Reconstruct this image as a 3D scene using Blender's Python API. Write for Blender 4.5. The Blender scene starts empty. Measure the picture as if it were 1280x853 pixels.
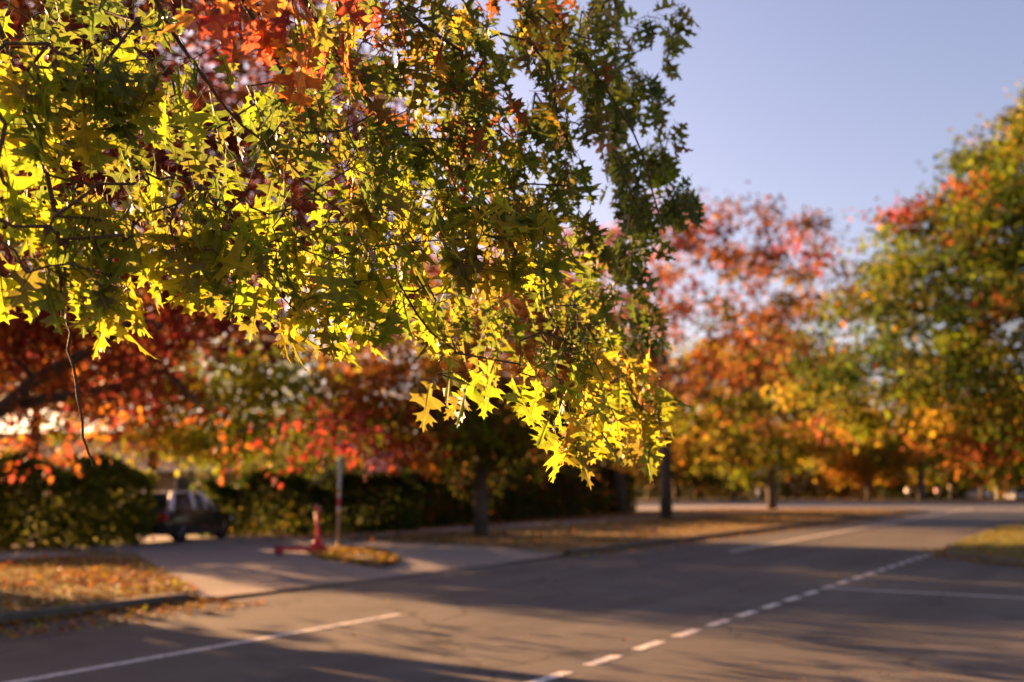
import bpy, bmesh, math, random
import numpy as np
from mathutils import Vector, Matrix

C = bpy.context.scene.collection
S = bpy.context.scene
RAD = math.radians

# ------------------------------------------------------------------ camera
CAM_Z = 1.65
PITCH = math.atan((612 - 426.5) / 1244.0)
cam_d = bpy.data.cameras.new('camera')
cam_d.lens = 35.0
cam_d.sensor_width = 36.0
cam_d.clip_start = 0.05
cam_d.clip_end = 3000
cam_d.dof.use_dof = True
cam_d.dof.focus_distance = 3.3
cam_d.dof.aperture_fstop = 1.5
cam = bpy.data.objects.new('camera', cam_d)
C.objects.link(cam)
cam.location = (0, 0, CAM_Z)
cam.rotation_euler = (math.pi / 2 + PITCH, 0, 0)
S.camera = cam

# ------------------------------------------------------------------ light
SUN_EL = RAD(14.5)
SUN_AZ = RAD(-51.0)          # clockwise from +Y
sun_dir = Vector((math.sin(SUN_AZ) * math.cos(SUN_EL), math.cos(SUN_AZ) * math.cos(SUN_EL), math.sin(SUN_EL)))
w = bpy.data.worlds.new('World')
S.world = w
w.use_nodes = True
nt = w.node_tree
bg = nt.nodes['Background']
sky = nt.nodes.new('ShaderNodeTexSky')
sky.sky_type = 'NISHITA'
sky.sun_disc = False
sky.sun_elevation = SUN_EL
sky.sun_rotation = SUN_AZ
sky.air_density = 1.0
sky.dust_density = 2.4
sky.ozone_density = 1.6
nt.links.new(sky.outputs[0], bg.inputs[0])
bg.inputs[1].default_value = 0.05
sun_d = bpy.data.lights.new('sun', 'SUN')
sun_d.energy = 5.0
sun_d.angle = RAD(0.55)
sun_d.color = (1.0, 0.62, 0.26)
sun = bpy.data.objects.new('sun', sun_d)
C.objects.link(sun)
sun.rotation_euler = sun_dir.to_track_quat('Z', 'Y').to_euler()
S.view_settings.view_transform = 'Standard'
S.view_settings.look = 'None'
S.view_settings.gamma = 1.0
S.view_settings.use_curve_mapping = False
S.view_settings.exposure = 2.4
S.view_settings.use_white_balance = True      # the camera's white balance, a little warm
S.view_settings.white_balance_temperature = 7200
S.view_settings.white_balance_tint = 36
S.render.engine = 'CYCLES'
S.cycles.use_denoising = True
S.cycles.max_bounces = 10
S.cycles.transmission_bounces = 6
S.cycles.transparent_max_bounces = 8
S.cycles.sample_clamp_indirect = 8.0

# ------------------------------------------------------------------ geometry of the place
F_PX = 1244.0
cp, sp_ = math.cos(PITCH), math.sin(PITCH)

def ray(px, py):
    a, b = (px - 640) / F_PX, (426.5 - py) / F_PX
    return np.array((a, cp - b * sp_, sp_ + b * cp))

def P(px, py, Y):
    """the point Y metres ahead that shows at this place of the photograph"""
    r = ray(px, py)
    return np.array((0, 0, CAM_Z)) + r * (Y / r[1])

def G(px, py, z=0.0):
    r = ray(px, py)
    return np.array((0, 0, CAM_Z)) + r * ((z - CAM_Z) / r[2])

def proj(p):
    p = np.atleast_2d(p) - np.array((0, 0, CAM_Z))
    d = p[:, 1] * cp + p[:, 2] * sp_
    u = -p[:, 1] * sp_ + p[:, 2] * cp
    return 640 + F_PX * p[:, 0] / d, 426.5 - F_PX * u / d, d

TH = RAD(30.5)
UX, UY = math.sin(TH), math.cos(TH)
def ST(s, t, z=0.0):
    """road coordinates: s along the street, t across it (positive towards the camera side)"""
    return np.array((s * UX + t * UY, s * UY - t * UX, z))

# ------------------------------------------------------------------ helpers
def new_mesh(name, verts, faces, mats=(), smooth=False):
    me = bpy.data.meshes.new(name)
    if isinstance(faces, np.ndarray):
        verts = np.ascontiguousarray(verts, dtype=np.float32)
        n, k = faces.shape
        me.vertices.add(len(verts)); me.vertices.foreach_set('co', verts.ravel())
        me.loops.add(n * k); me.loops.foreach_set('vertex_index', faces.astype(np.int32).ravel())
        me.polygons.add(n); me.polygons.foreach_set('loop_start', np.arange(0, n * k, k, dtype=np.int32))
        me.update(calc_edges=True)
    else:
        me.from_pydata([tuple(v) for v in verts], [], faces)
        me.update()
    for m in mats:
        me.materials.append(m)
    if smooth:
        me.polygons.foreach_set('use_smooth', np.ones(len(me.polygons), dtype=bool))
    return me

def link(name, me, parent=None, loc=None):
    o = bpy.data.objects.new(name, me)
    C.objects.link(o)
    if parent: o.parent = parent
    if loc is not None: o.location = tuple(loc)
    return o

def thing(name, label, cat, loc, rotz=0.0, group=None):
    o = bpy.data.objects.new(name, None)
    C.objects.link(o)
    o.empty_display_size = 0.3
    o.location = tuple(loc); o.rotation_euler = (0, 0, rotz)
    o['label'] = label; o['category'] = cat
    if group: o['group'] = group
    return o

class MB:
    def __init__(self): self.v, self.f = [], []
    def add(self, vs, fs):
        b = len(self.v)
        self.v += [tuple(map(float, p)) for p in vs]
        self.f += [[i + b for i in f] for f in fs]
    def box(self, c, d, rot=None):
        x, y, z = d[0] / 2, d[1] / 2, d[2] / 2
        vs = [Vector(p) for p in ((-x,-y,-z),(x,-y,-z),(x,y,-z),(-x,y,-z),(-x,-y,z),(x,-y,z),(x,y,z),(-x,y,z))]
        if rot is not None: vs = [rot @ p for p in vs]
        self.add([p + Vector(c) for p in vs], [[0,3,2,1],[4,5,6,7],[0,1,5,4],[1,2,6,5],[2,3,7,6],[3,0,4,7]])
    def tube(self, pts, rs, n=8, cap=True):
        pts = [np.array(p, float) for p in pts]
        if not hasattr(rs, '__len__'): rs = [rs] * len(pts)
        base = len(self.v)
        up = np.array((0.31, 0.17, 0.93))
        for i, p in enumerate(pts):
            d = pts[min(i + 1, len(pts) - 1)] - pts[max(i - 1, 0)]
            d = d / (np.linalg.norm(d) + 1e-9)
            if abs(d @ up) > 0.95: up = np.array((0.9, 0.3, 0.1))
            a = np.cross(d, up); a /= np.linalg.norm(a)
            b = np.cross(d, a)
            for k in range(n):
                q = 2 * math.pi * k / n
                self.v.append(tuple(p + rs[i] * (math.cos(q) * a + math.sin(q) * b)))
        for i in range(len(pts) - 1):
            for k in range(n):
                self.f.append([base + i*n + k, base + i*n + (k+1) % n, base + (i+1)*n + (k+1) % n, base + (i+1)*n + k])
        if cap:
            self.f.append([base + k for k in range(n)][::-1])
            self.f.append([base + (len(pts)-1)*n + k for k in range(n)])
    def prism(self, poly, x0, x1, scale_top=None):
        """poly of (y,z) run from x0 to x1"""
        n = len(poly)
        self.add([(x0, y, z) for y, z in poly] + [(x1, y, z) for y, z in poly],
                 [list(range(n))[::-1], list(range(n, 2*n))] + [[i, (i+1) % n, n + (i+1) % n, n + i] for i in range(n)])
    def build(self, name, mat, parent=None, bevel=0, smooth=False, loc=None, kind=None):
        me = new_mesh(name, self.v, self.f, (mat,) if mat else (), smooth)
        bm = bmesh.new(); bm.from_mesh(me)
        bmesh.ops.recalc_face_normals(bm, faces=bm.faces[:]); bm.to_mesh(me); bm.free()
        o = link(name, me, parent, loc)
        if bevel:
            m = o.modifiers.new('bevel', 'BEVEL'); m.width = bevel; m.segments = 2; m.limit_method = 'ANGLE'; m.angle_limit = RAD(35)
        if kind: o['kind'] = kind
        return o

# ------------------------------------------------------------------ materials
def mat(name, col, rough=0.8, metal=0.0, noise=None, bump=0.0, bscale=40, spec=0.5, coat=0.0):
    m = bpy.data.materials.new(name); m.use_nodes = True
    t = m.node_tree; N = t.nodes; b = N['Principled BSDF']
    b.inputs['Base Color'].default_value = (*col, 1); b.inputs['Roughness'].default_value = rough
    b.inputs['Metallic'].default_value = metal; b.inputs['Specular IOR Level'].default_value = spec
    b.inputs['Coat Weight'].default_value = coat
    if noise or bump:
        tc = N.new('ShaderNodeTexCoord')
    if noise:      # (scale, other colour, contrast lo, hi, detail)
        sc, c2, lo, hi = noise[:4]
        n = N.new('ShaderNodeTexNoise'); n.inputs['Scale'].default_value = sc; n.inputs['Detail'].default_value = 8
        n.inputs['Roughness'].default_value = 0.65
        r = N.new('ShaderNodeValToRGB')
        r.color_ramp.elements[0].position = lo; r.color_ramp.elements[0].color = (*col, 1)
        r.color_ramp.elements[1].position = hi; r.color_ramp.elements[1].color = (*c2, 1)
        t.links.new(tc.outputs['Object'], n.inputs['Vector']); t.links.new(n.outputs['Fac'], r.inputs['Fac'])
        t.links.new(r.outputs['Color'], b.inputs['Base Color'])
    if bump:
        n2 = N.new('ShaderNodeTexNoise'); n2.inputs['Scale'].default_value = bscale; n2.inputs['Detail'].default_value = 6
        bp = N.new('ShaderNodeBump'); bp.inputs['Strength'].default_value = bump; bp.inputs['Distance'].default_value = 0.02
        t.links.new(tc.outputs['Object'], n2.inputs['Vector']); t.links.new(n2.outputs['Fac'], bp.inputs['Height'])
        t.links.new(bp.outputs['Normal'], b.inputs['Normal'])
    return m

def ground_mat(name, cols, big, fine, rough=0.9, bump=0.4, bscale=60):
    """three colours mixed by a broad and a fine noise"""
    m = bpy.data.materials.new(name); m.use_nodes = True
    t = m.node_tree; N = t.nodes; L = t.links; b = N['Principled BSDF']
    b.inputs['Roughness'].default_value = rough; b.inputs['Specular IOR Level'].default_value = 0.3
    tc = N.new('ShaderNodeTexCoord')
    def nz(sc, det):
        n = N.new('ShaderNodeTexNoise'); n.inputs['Scale'].default_value = sc; n.inputs['Detail'].default_value = det
        n.inputs['Roughness'].default_value = 0.7
        L.new(tc.outputs['Object'], n.inputs['Vector']); return n
    a, c = nz(big, 6), nz(fine, 8)
    r1 = N.new('ShaderNodeMapRange'); r1.inputs[1].default_value = 0.38; r1.inputs[2].default_value = 0.62
    r2 = N.new('ShaderNodeMapRange'); r2.inputs[1].default_value = 0.4; r2.inputs[2].default_value = 0.65
    L.new(a.outputs['Fac'], r1.inputs[0]); L.new(c.outputs['Fac'], r2.inputs[0])
    m1 = N.new('ShaderNodeMix'); m1.data_type = 'RGBA'; m2 = N.new('ShaderNodeMix'); m2.data_type = 'RGBA'
    m1.inputs[6].default_value = (*cols[0], 1); m1.inputs[7].default_value = (*cols[1], 1); m2.inputs[7].default_value = (*cols[2], 1)
    L.new(r1.outputs[0], m1.inputs[0]); L.new(m1.outputs[2], m2.inputs[6]); L.new(r2.outputs[0], m2.inputs[0])
    L.new(m2.outputs[2], b.inputs['Base Color'])
    d = nz(bscale, 4)
    bp = N.new('ShaderNodeBump'); bp.inputs['Strength'].default_value = bump; bp.inputs['Distance'].default_value = 0.02
    L.new(d.outputs['Fac'], bp.inputs['Height']); L.new(bp.outputs['Normal'], b.inputs['Normal'])
    return m

def leaf_mat(name, source, trans=0.5, veins=False, rough=0.47, spec=0.42, gain=1.25, gam=0.8):
    m = bpy.data.materials.new(name); m.use_nodes = True
    t = m.node_tree; N = t.nodes; L = t.links; b = N['Principled BSDF']; out = N['Material Output']
    if source == 'object':
        oi = N.new('ShaderNodeObjectInfo'); col = oi.outputs['Color']
    else:
        at = N.new('ShaderNodeAttribute'); at.attribute_name = 'leaf_color'; col = at.outputs['Color']
    if veins:
        uv = N.new('ShaderNodeUVMap'); uv.uv_map = 'uv'
        sx = N.new('ShaderNodeSeparateXYZ'); L.new(uv.outputs[0], sx.inputs[0])
        def mt(op, a, b2=None, c2=None):
            n = N.new('ShaderNodeMath'); n.operation = op
            for i, q in enumerate((a, b2, c2)):
                if q is None: continue
                if isinstance(q, (int, float)): n.inputs[i].default_value = q
                else: L.new(q, n.inputs[i])
            return n.outputs[0]
        au = mt('ABSOLUTE', sx.outputs[0])
        rib = mt('LESS_THAN', au, 0.012)
        ph = mt('FRACT', mt('MULTIPLY', mt('SUBTRACT', sx.outputs[1], mt('MULTIPLY', au, 0.75)), 4.6))
        side = mt('LESS_THAN', mt('ABSOLUTE', mt('SUBTRACT', ph, 0.5)), 0.035)
        v = mt('MAXIMUM', rib, mt('MULTIPLY', side, 0.55))
        # tips turn first: yellow-brown towards the lobes' ends
        tip = mt('MULTIPLY', mt('POWER', au, 1.6), 1.1)
        mixt = N.new('ShaderNodeMix'); mixt.data_type = 'RGBA'
        hs = N.new('ShaderNodeMix'); hs.data_type = 'RGBA'; hs.blend_type = 'ADD'; hs.inputs[0].default_value = 1.0
        L.new(col, hs.inputs[6]); hs.inputs[7].default_value = (0.085, 0.03, 0.0, 1)
        L.new(tip, mixt.inputs[0]); L.new(col, mixt.inputs[6]); L.new(hs.outputs[2], mixt.inputs[7])
        mixv = N.new('ShaderNodeMix'); mixv.data_type = 'RGBA'; mixv.blend_type = 'ADD'
        L.new(mt('MULTIPLY', v, 0.8), mixv.inputs[0]); L.new(mixt.outputs[2], mixv.inputs[6]); mixv.inputs[7].default_value = (0.09, 0.08, 0.01, 1)
        # blotches
        base = col
        of = N.new('ShaderNodeVectorMath'); of.operation = 'SCALE'; L.new(base, of.inputs[0]); of.inputs['Scale'].default_value = 90.0
        ad = N.new('ShaderNodeVectorMath'); ad.operation = 'ADD'; L.new(uv.outputs[0], ad.inputs[0]); L.new(of.outputs[0], ad.inputs[1])
        def noise(sc_, lo, hi, a0, a1):
            nz = N.new('ShaderNodeTexNoise'); nz.inputs['Scale'].default_value = sc_; nz.inputs['Detail'].default_value = 4
            L.new(ad.outputs[0], nz.inputs['Vector'])
            mr = N.new('ShaderNodeMapRange'); mr.inputs[1].default_value = lo; mr.inputs[2].default_value = hi; mr.inputs[3].default_value = a0; mr.inputs[4].default_value = a1
            L.new(nz.outputs['Fac'], mr.inputs[0]); return mr.outputs[0]
        vm = N.new('ShaderNodeVectorMath'); vm.operation = 'SCALE'; L.new(mixv.outputs[2], vm.inputs[0]); L.new(noise(3.5, .3, .7, .7, 1.25), vm.inputs['Scale'])
        sp = N.new('ShaderNodeMix'); sp.data_type = 'RGBA'; sp.inputs[7].default_value = (.10, .045, .012, 1)
        L.new(noise(9, .64, .70, 0.0, .75), sp.inputs[0]); L.new(vm.outputs[0], sp.inputs[6])
        col = sp.outputs[2]
    L.new(col, b.inputs['Base Color'])
    b.inputs['Roughness'].default_value = rough; b.inputs['Specular IOR Level'].default_value = spec
    tr = N.new('ShaderNodeBsdfTranslucent')
    g = N.new('ShaderNodeGamma'); g.inputs[1].default_value = gam
    L.new(col, g.inputs[0])
    sc = N.new('ShaderNodeVectorMath'); sc.operation = 'SCALE'; sc.inputs['Scale'].default_value = gain
    L.new(g.outputs[0], sc.inputs[0]); L.new(sc.outputs[0], tr.inputs['Color'])
    mx = N.new('ShaderNodeMixShader'); mx.inputs[0].default_value = trans
    L.new(b.outputs[0], mx.inputs[1]); L.new(tr.outputs[0], mx.inputs[2]); L.new(mx.outputs[0], out.inputs['Surface'])
    return m

M = {}
def asphalt_mat():
    m = ground_mat('asphalt', [(0.054, 0.052, 0.050), (0.073, 0.070, 0.067), (0.105, 0.099, 0.092)], 0.35, 38, rough=0.78, bump=0.7, bscale=110)
    t = m.node_tree; N = t.nodes; L = t.links; b = N['Principled BSDF']
    src = b.inputs['Base Color'].links[0].from_socket
    tc = N.new('ShaderNodeTexCoord'); mp = N.new('ShaderNodeMapping'); mp.inputs['Rotation'].default_value = (0, 0, TH)
    L.new(tc.outputs['Object'], mp.inputs['Vector'])
    sc = N.new('ShaderNodeMapping'); sc.inputs['Scale'].default_value = (1.1, .05, 1); L.new(mp.outputs[0], sc.inputs['Vector'])
    n1 = N.new('ShaderNodeTexNoise'); n1.inputs['Scale'].default_value = 1.0; n1.inputs['Detail'].default_value = 5; L.new(sc.outputs[0], n1.inputs['Vector'])
    r1 = N.new('ShaderNodeMapRange'); r1.inputs[1].default_value = .35; r1.inputs[2].default_value = .65; r1.inputs[3].default_value = .78; r1.inputs[4].default_value = 1.18
    L.new(n1.outputs['Fac'], r1.inputs[0])
    # fine cracks, wandering, only here and there
    n3 = N.new('ShaderNodeTexNoise'); n3.inputs['Scale'].default_value = 1.3; n3.inputs['Detail'].default_value = 5; L.new(tc.outputs['Object'], n3.inputs['Vector'])
    ad = N.new('ShaderNodeMix'); ad.data_type = 'RGBA'; ad.blend_type = 'LINEAR_LIGHT'; ad.inputs[0].default_value = .35
    L.new(tc.outputs['Object'], ad.inputs[6]); L.new(n3.outputs['Color'], ad.inputs[7])
    v = N.new('ShaderNodeTexVoronoi'); v.feature = 'DISTANCE_TO_EDGE'; v.inputs['Scale'].default_value = .32; L.new(ad.outputs[2], v.inputs['Vector'])
    ck = N.new('ShaderNodeMapRange'); ck.inputs[1].default_value = .004; ck.inputs[2].default_value = .011; ck.inputs[3].default_value = .45; ck.inputs[4].default_value = 1.0
    L.new(v.outputs['Distance'], ck.inputs[0])
    # stains
    n4 = N.new('ShaderNodeTexNoise'); n4.inputs['Scale'].default_value = .9; n4.inputs['Detail'].default_value = 3; L.new(mp.outputs[0], n4.inputs['Vector'])
    st = N.new('ShaderNodeMapRange'); st.inputs[1].default_value = .62; st.inputs[2].default_value = .72; st.inputs[3].default_value = 1.0; st.inputs[4].default_value = .68
    L.new(n4.outputs['Fac'], st.inputs[0])
    def mul(a, c):
        q = N.new('ShaderNodeMath'); q.operation = 'MULTIPLY'; L.new(a, q.inputs[0]); L.new(c, q.inputs[1]); return q.outputs[0]
    k = mul(mul(r1.outputs[0], ck.outputs[0]), st.outputs[0])
    vm = N.new('ShaderNodeVectorMath'); vm.operation = 'SCALE'; L.new(src, vm.inputs[0]); L.new(k, vm.inputs['Scale'])
    L.new(vm.outputs[0], b.inputs['Base Color'])
    return m
M['asphalt'] = asphalt_mat()
M['verge'] = ground_mat('verge soil and dry grass', [(0.085, 0.070, 0.028), (0.15, 0.095, 0.045), (0.19, 0.13, 0.06)], 0.5, 9, bump=0.8, bscale=25)
M['yard'] = ground_mat('yard soil', [(0.07, 0.045, 0.028), (0.10, 0.06, 0.035), (0.05, 0.045, 0.02)], 0.5, 6)
M['concrete'] = ground_mat('concrete', [(0.19, 0.17, 0.15), (0.235, 0.21, 0.19), (0.14, 0.125, 0.11)], 0.7, 14, bump=0.25, bscale=70)
M['kerb'] = ground_mat('kerb concrete', [(0.09, 0.08, 0.07), (0.12, 0.105, 0.09), (0.07, 0.055, 0.04)], 1.2, 11, bump=0.3)
M['paint'] = mat('road paint', (0.72, 0.69, 0.65), 0.6, noise=(14, (0.22, 0.205, 0.19), 0.40, 0.62))
M['bark'] = mat('bark', (0.055, 0.042, 0.032), 0.9, noise=(7, (0.12, 0.095, 0.07), 0.4, 0.7), bump=0.9, bscale=14)
M['twig'] = mat('twig bark', (0.05, 0.03, 0.02), 0.75, noise=(30, (0.09, 0.055, 0.035), 0.4, 0.7), bump=0.3, bscale=120)
M['oak_leaf'] = leaf_mat('oak leaf', 'object', veins=True, trans=.58, gain=1.5)
M['oak_leaves'] = leaf_mat('oak leaves', 'attr', veins=True, trans=.58, gain=1.5)
M['crown'] = leaf_mat('crown leaves', 'attr', trans=0.5, rough=0.6, spec=0.10)
M['litter'] = leaf_mat('fallen leaf', 'attr', trans=0.25, rough=0.6, spec=0.3)
M['blade'] = leaf_mat('grass blade', 'attr', trans=0.4, rough=0.6, spec=0.3)
M['acorn'] = mat('acorn', (0.11, 0.05, 0.02), 0.35)
M['cup'] = mat('acorn cup', (0.09, 0.06, 0.035), 0.9, bump=0.6, bscale=300)

# ------------------------------------------------------------------ large structure: ground, street, verges
def sheet(name, poly, z, m, kind='structure'):
    o = link(name, new_mesh(name, [(p[0], p[1], z) for p in poly], [list(range(len(poly)))], (m,)))
    if kind: o['kind'] = kind
    return o

g = sheet('ground', [(-1500, -1500), (1500, -1500), (1500, 1500), (-1500, 1500)], -0.03, M['yard'])
road = sheet('road', [ST(-150, -80)[:2], ST(-150, 160)[:2], ST(190, 160)[:2], ST(190, -80)[:2]], 0.0, M['asphalt'])
FAR = -11.9          # far kerb
NEAR = -4.0          # near edge of the through lanes

def smooth(a, b, x):
    u = min(1, max(0, (x - a) / (b - a))); return u * u * (3 - 2 * u)

def drive_left(t):  return 11.0 + (t + 12.0) / -6.5 * 4.3
def drive_right(t): return 22.6 + (t + 12.0) / -6.5 * 1.4
def far_z(s, t):
    """height of the land behind the far kerb: 12 cm up, ramped down where the driveway crosses"""
    z = 0.12 + 0.10 * smooth(-16, -30, t) * 0 + 0.0
    inside = smooth(drive_left(t) - 0.4, drive_left(t) + 0.2, s) * (1 - smooth(drive_right(t) - 0.2, drive_right(t) + 0.4, s))
    ramp = 1 - smooth(0, 1, (FAR - t) / 2.6)
    return z * (1 - inside * ramp) + 0.004 * inside * ramp

def far_end(t):      # s at which the far verge ends at the cross street
    return 88.0 + (t + 12) * 0.55

# the far-side land as one fine grid
ts = np.concatenate([np.arange(FAR, -30.1, -0.3), np.arange(-33, -200, -8.0)])
rows = []
V, Fc = [], []
SS = None
for t in ts:
    e = far_end(t)
    if t > FAR - 6: e -= 6 - math.sqrt(max(0, 36 - (6 - (FAR - t)) ** 2))
    ss = np.concatenate([np.linspace(-150, -10, 12)[:-1], np.arange(-10, 40, 0.4), np.linspace(40, 1, 2)[:1], np.linspace(42, e, 24)])
    SS = len(ss)
    for s in ss:
        V.append(ST(s, t, far_z(s, t) + (0.012 * math.sin(s * 2.1 + t) * math.sin(t * 1.7) if t < FAR - 0.5 and not drive_left(t) - .5 < s < drive_right(t) + .5 else 0)))
nT = len(ts)
for i in range(nT - 1):
    for j in range(SS - 1):
        Fc.append([i*SS + j, i*SS + j + 1, (i+1)*SS + j + 1, (i+1)*SS + j])
o = link('far_verge', new_mesh('far_verge', V, Fc, (M['verge'],), True)); o['kind'] = 'structure'

# driveway crossing with joints between its slabs
mb = MB()
trow = [FAR + 0.25, -14.4, -16.8, -19.2, -21.6, -24.0, -26.5, -29.5]
for i in range(len(trow) - 1):
    for j in range(3):
        t0, t1 = trow[i] - 0.012, trow[i + 1] + 0.012
        nseg = 4
        vs = []
        for q in range(nseg + 1):
            t = t0 + (t1 - t0) * q / nseg
            tt = max(t, -20.5)
            l, r = drive_left(tt) + (-20.5 - t) * 0.1 * (t < -20.5), drive_right(tt)
            for k in (j, j + 1):
                s = l + (r - l) * k / 3 + (0.012 if k == j else -0.012)
                vs.append(ST(s, t, far_z(s, t) + 0.016))
        fs = [[2*q, 2*q + 1, 2*q + 3, 2*q + 2] for q in range(nseg)]
        mb.add(vs, fs)
o = mb.build('driveway', M['concrete'], kind='structure')

# footpath, slab by slab as one sheet with open joints
mb = MB()
for s0 in np.arange(-40, 86, 1.5):
    if drive_left(-20.5) - 1.6 < s0 < drive_right(-20.5) + 0.1: continue
    if s0 > far_end(-22) - 1.6: continue
    a, b = s0 + 0.01, s0 + 1.49
    mb.box(tuple(ST((a + b) / 2, -21.5, 0.095)), (1.48, 1.7, 0.12), Matrix.Rotation(math.pi / 2 - TH, 3, 'Z'))
mb.build('footpath', M['concrete'], kind='structure')
# lit path crossing the far verge towards the cross street
mb = MB()
mb.add([tuple(G(760, 639, .14)), tuple(G(760, 634.5, .14)), tuple(G(960, 631.5, .14)), tuple(G(960, 635, .14))], [[0, 3, 2, 1]])
mb.build('crossing_path', M['concrete'], kind='structure')

def kerb(name, pts, width=0.16, h=0.13):
    mb = MB()
    pts = [np.array(p[:2]) for p in pts]
    n = len(pts); vs = []
    for i, p in enumerate(pts):
        d = pts[min(i + 1, n - 1)] - pts[max(i - 1, 0)]; d /= np.linalg.norm(d)
        nn = np.array((-d[1], d[0]))
        for off, z in ((0, -0.02), (0.015, h - 0.02), (0.035, h), (width, h + 0.003), (width, -0.02)):
            q = p + nn * off; vs.append((q[0], q[1], z))
    fs = []
    for i in range(n - 1):
        for k in range(4): fs.append([i*5 + k, i*5 + k + 1, (i+1)*5 + k + 1, (i+1)*5 + k])
    fs += [[0, 1, 2, 3, 4], [(n-1)*5 + k for k in range(5)][::-1]]
    mb.add(vs, fs)
    return mb.build(name, M['kerb'], kind='structure')

kerb('kerb', [ST(s, FAR + 0.1) for s in np.arange(-120, 10.9, 2.0)] + [ST(10.6, FAR + .1)])
kerb('kerb', [ST(23.0, FAR + .1)] + [ST(s, FAR + 0.1) for s in np.arange(24, 80, 2.0)])

# right-hand corner verge, between the side street and the cross street
def arc(cs, ct, r, a0, a1, n=12):
    return [ST(cs + r * math.cos(RAD(a)), ct + r * math.sin(RAD(a))) for a in np.linspace(a0, a1, n)]
corner = [ST(22.6, 60), ST(22.6, 20)] + arc(29.6, 3.2, 7.0, 180, 270) + [ST(s, -3.85 + 0.0) for s in np.arange(33, 80, 3)]
right_poly = [np.array(p) for p in corner] + [ST(84, 0), ST(60, 60)]
kerb('kerb', corner[::-1][:-1][::1] and [p for p in corner[::-1]])
gv = [(p[0], p[1], 0.11) for p in right_poly]
o = link('corner_verge', new_mesh('corner_verge', gv, [list(range(len(gv)))], (M['verge'],))); o['kind'] = 'structure'
# the verge the camera stands on
near = [ST(-150, NEAR + .1), ST(3.2, NEAR + .1)] + arc(3.2, 0.4, 4.4, 270, 360, 8) + [ST(7.6, 60), ST(-150, 60)]
near_poly = [np.array(p) for p in near]
o = link('near_verge', new_mesh('near_verge', [(p[0], p[1], 0.11) for p in near_poly], [list(range(len(near_poly)))], (M['verge'],))); o['kind'] = 'structure'
kerb('kerb', near[1:-1])
# land beyond the cross street
sheet('distant_verge', [(-400, 152), (400, 140), (500, 1200), (-500, 1200)], 0.13, M['verge'])

# painted markings: parts of the road
def strip(name, p0, p1, wd, z=0.005):
    p0, p1 = np.array(p0[:2]), np.array(p1[:2]); d = p1 - p0; d /= np.linalg.norm(d); n = np.array((-d[1], d[0])) * wd / 2
    q = [p0 + n, p0 - n, p1 - n, p1 + n]
    o = link(name, new_mesh(name, [(a[0], a[1], z) for a in q], [[0, 1, 2, 3]], (M['paint'],)), road)
    return o
def along(px0, py0, px1, py1): return G(px0, py0), G(px1, py1)
a, b = along(20, 853, 500, 768)
dv = (b - a) / np.linalg.norm(b - a)
strip('centre_line', a - dv * 6, b, 0.13)
a2, b2 = along(912, 690, 1200, 638)
strip('centre_line', a2, b2, 0.16)
a3, b3 = G(1150, 640.5), G(1216, 636)
strip('centre_line', b2 + (b3 - b2) * 0.15, b3, 0.25)
a, b = along(1030, 735, 1280, 748)
dv = (b - a) / np.linalg.norm(b - a)
strip('side_street_line', a, b + dv * 14, 0.13)
a, b = G(755, 825.5), G(1170, 690.5)
L_ = np.linalg.norm(b - a); dv = (b - a) / L_
x = -.35 - 1.075 * 6
while x < L_ + 0.2:
    strip('dash', a + dv * x, a + dv * (x + 0.68), 0.13)
    x += 1.075
strip('far_lane_line', G(985, 629.5), G(1075, 627.5), 0.6)
strip('far_lane_line', G(1228, 629), G(1262, 628.3), 0.6)

# ------------------------------------------------------------------ leaves: templates and mass meshes
def oak_leaf_template(seed, fold, curl, droop, twist, wid=1.0, lean=0.0):
    """outline of a deeply lobed oak leaf, unit length along +Y, petiole behind the origin"""
    rg = random.Random(seed)
    half = [(.0, .014), (.07, .035), (.105, .075), (.115, .17), (.155, .255), (.18, .15), (.22, .065), (.27, .045),
            (.325, .075), (.345, .20), (.365, .33), (.41, .46), (.435, .36), (.47, .335), (.555, .415), (.52, .29), (.525, .17), (.57, .065),
            (.625, .06), (.655, .15), (.735, .325), (.735, .215), (.775, .19), (.845, .225), (.795, .105), (.835, .055), (.875, .06), (.935, .115), (.93, .04)]
    mids = [0.0, .22, .45, .66, .85, 1.0]
    verts, faces = [], []
    for y in mids: verts.append([0.0, y])
    for sgn in (1, -1):
        b = len(verts)
        for y, xx in half:
            k = 1 + rg.uniform(-.13, .13)
            verts.append([sgn * xx * k * wid * (1 + sgn * lean), min(.985, y + rg.uniform(-.015, .02) * (y > .05))])
        ring = [0] + list(range(b, b + len(half))) + [5, 4, 3, 2, 1]
        faces.append(ring if sgn < 0 else ring[::-1])
    out = []
    for x_, y in verts:
        z = fold * abs(x_) - curl * y * y - droop * x_ * x_ + twist * x_ * y + 0.02 * math.sin(9 * y + 3 * x_)
        out.append((x_, y, z))
    uv = [tuple(v) for v in verts]
    # petiole: a thin three-sided stalk
    b = len(out)
    for i, y in enumerate((0.02, -.18, -.36)):
        for k in range(3):
            q = 2 * math.pi * k / 3
            r = .011
            out.append((r * math.cos(q) + (0, .0, .03)[i], y, r * math.sin(q) + (0.0, .012, .05)[i]))
            uv.append((0.0, 0.0))
    for i in range(2):
        for k in range(3):
            faces.append([b + i*3 + k, b + i*3 + (k+1) % 3, b + (i+1)*3 + (k+1) % 3, b + (i+1)*3 + k])
    return out, faces, uv

def tess(verts, faces):
    me = bpy.data.meshes.new('tmp'); me.from_pydata(verts, [], faces); me.update(); me.calc_loop_triangles()
    tri = np.array([t.vertices[:] for t in me.loop_triangles], dtype=np.int32)
    bpy.data.meshes.remove(me)
    return np.array(verts, dtype=np.float32), tri

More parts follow.
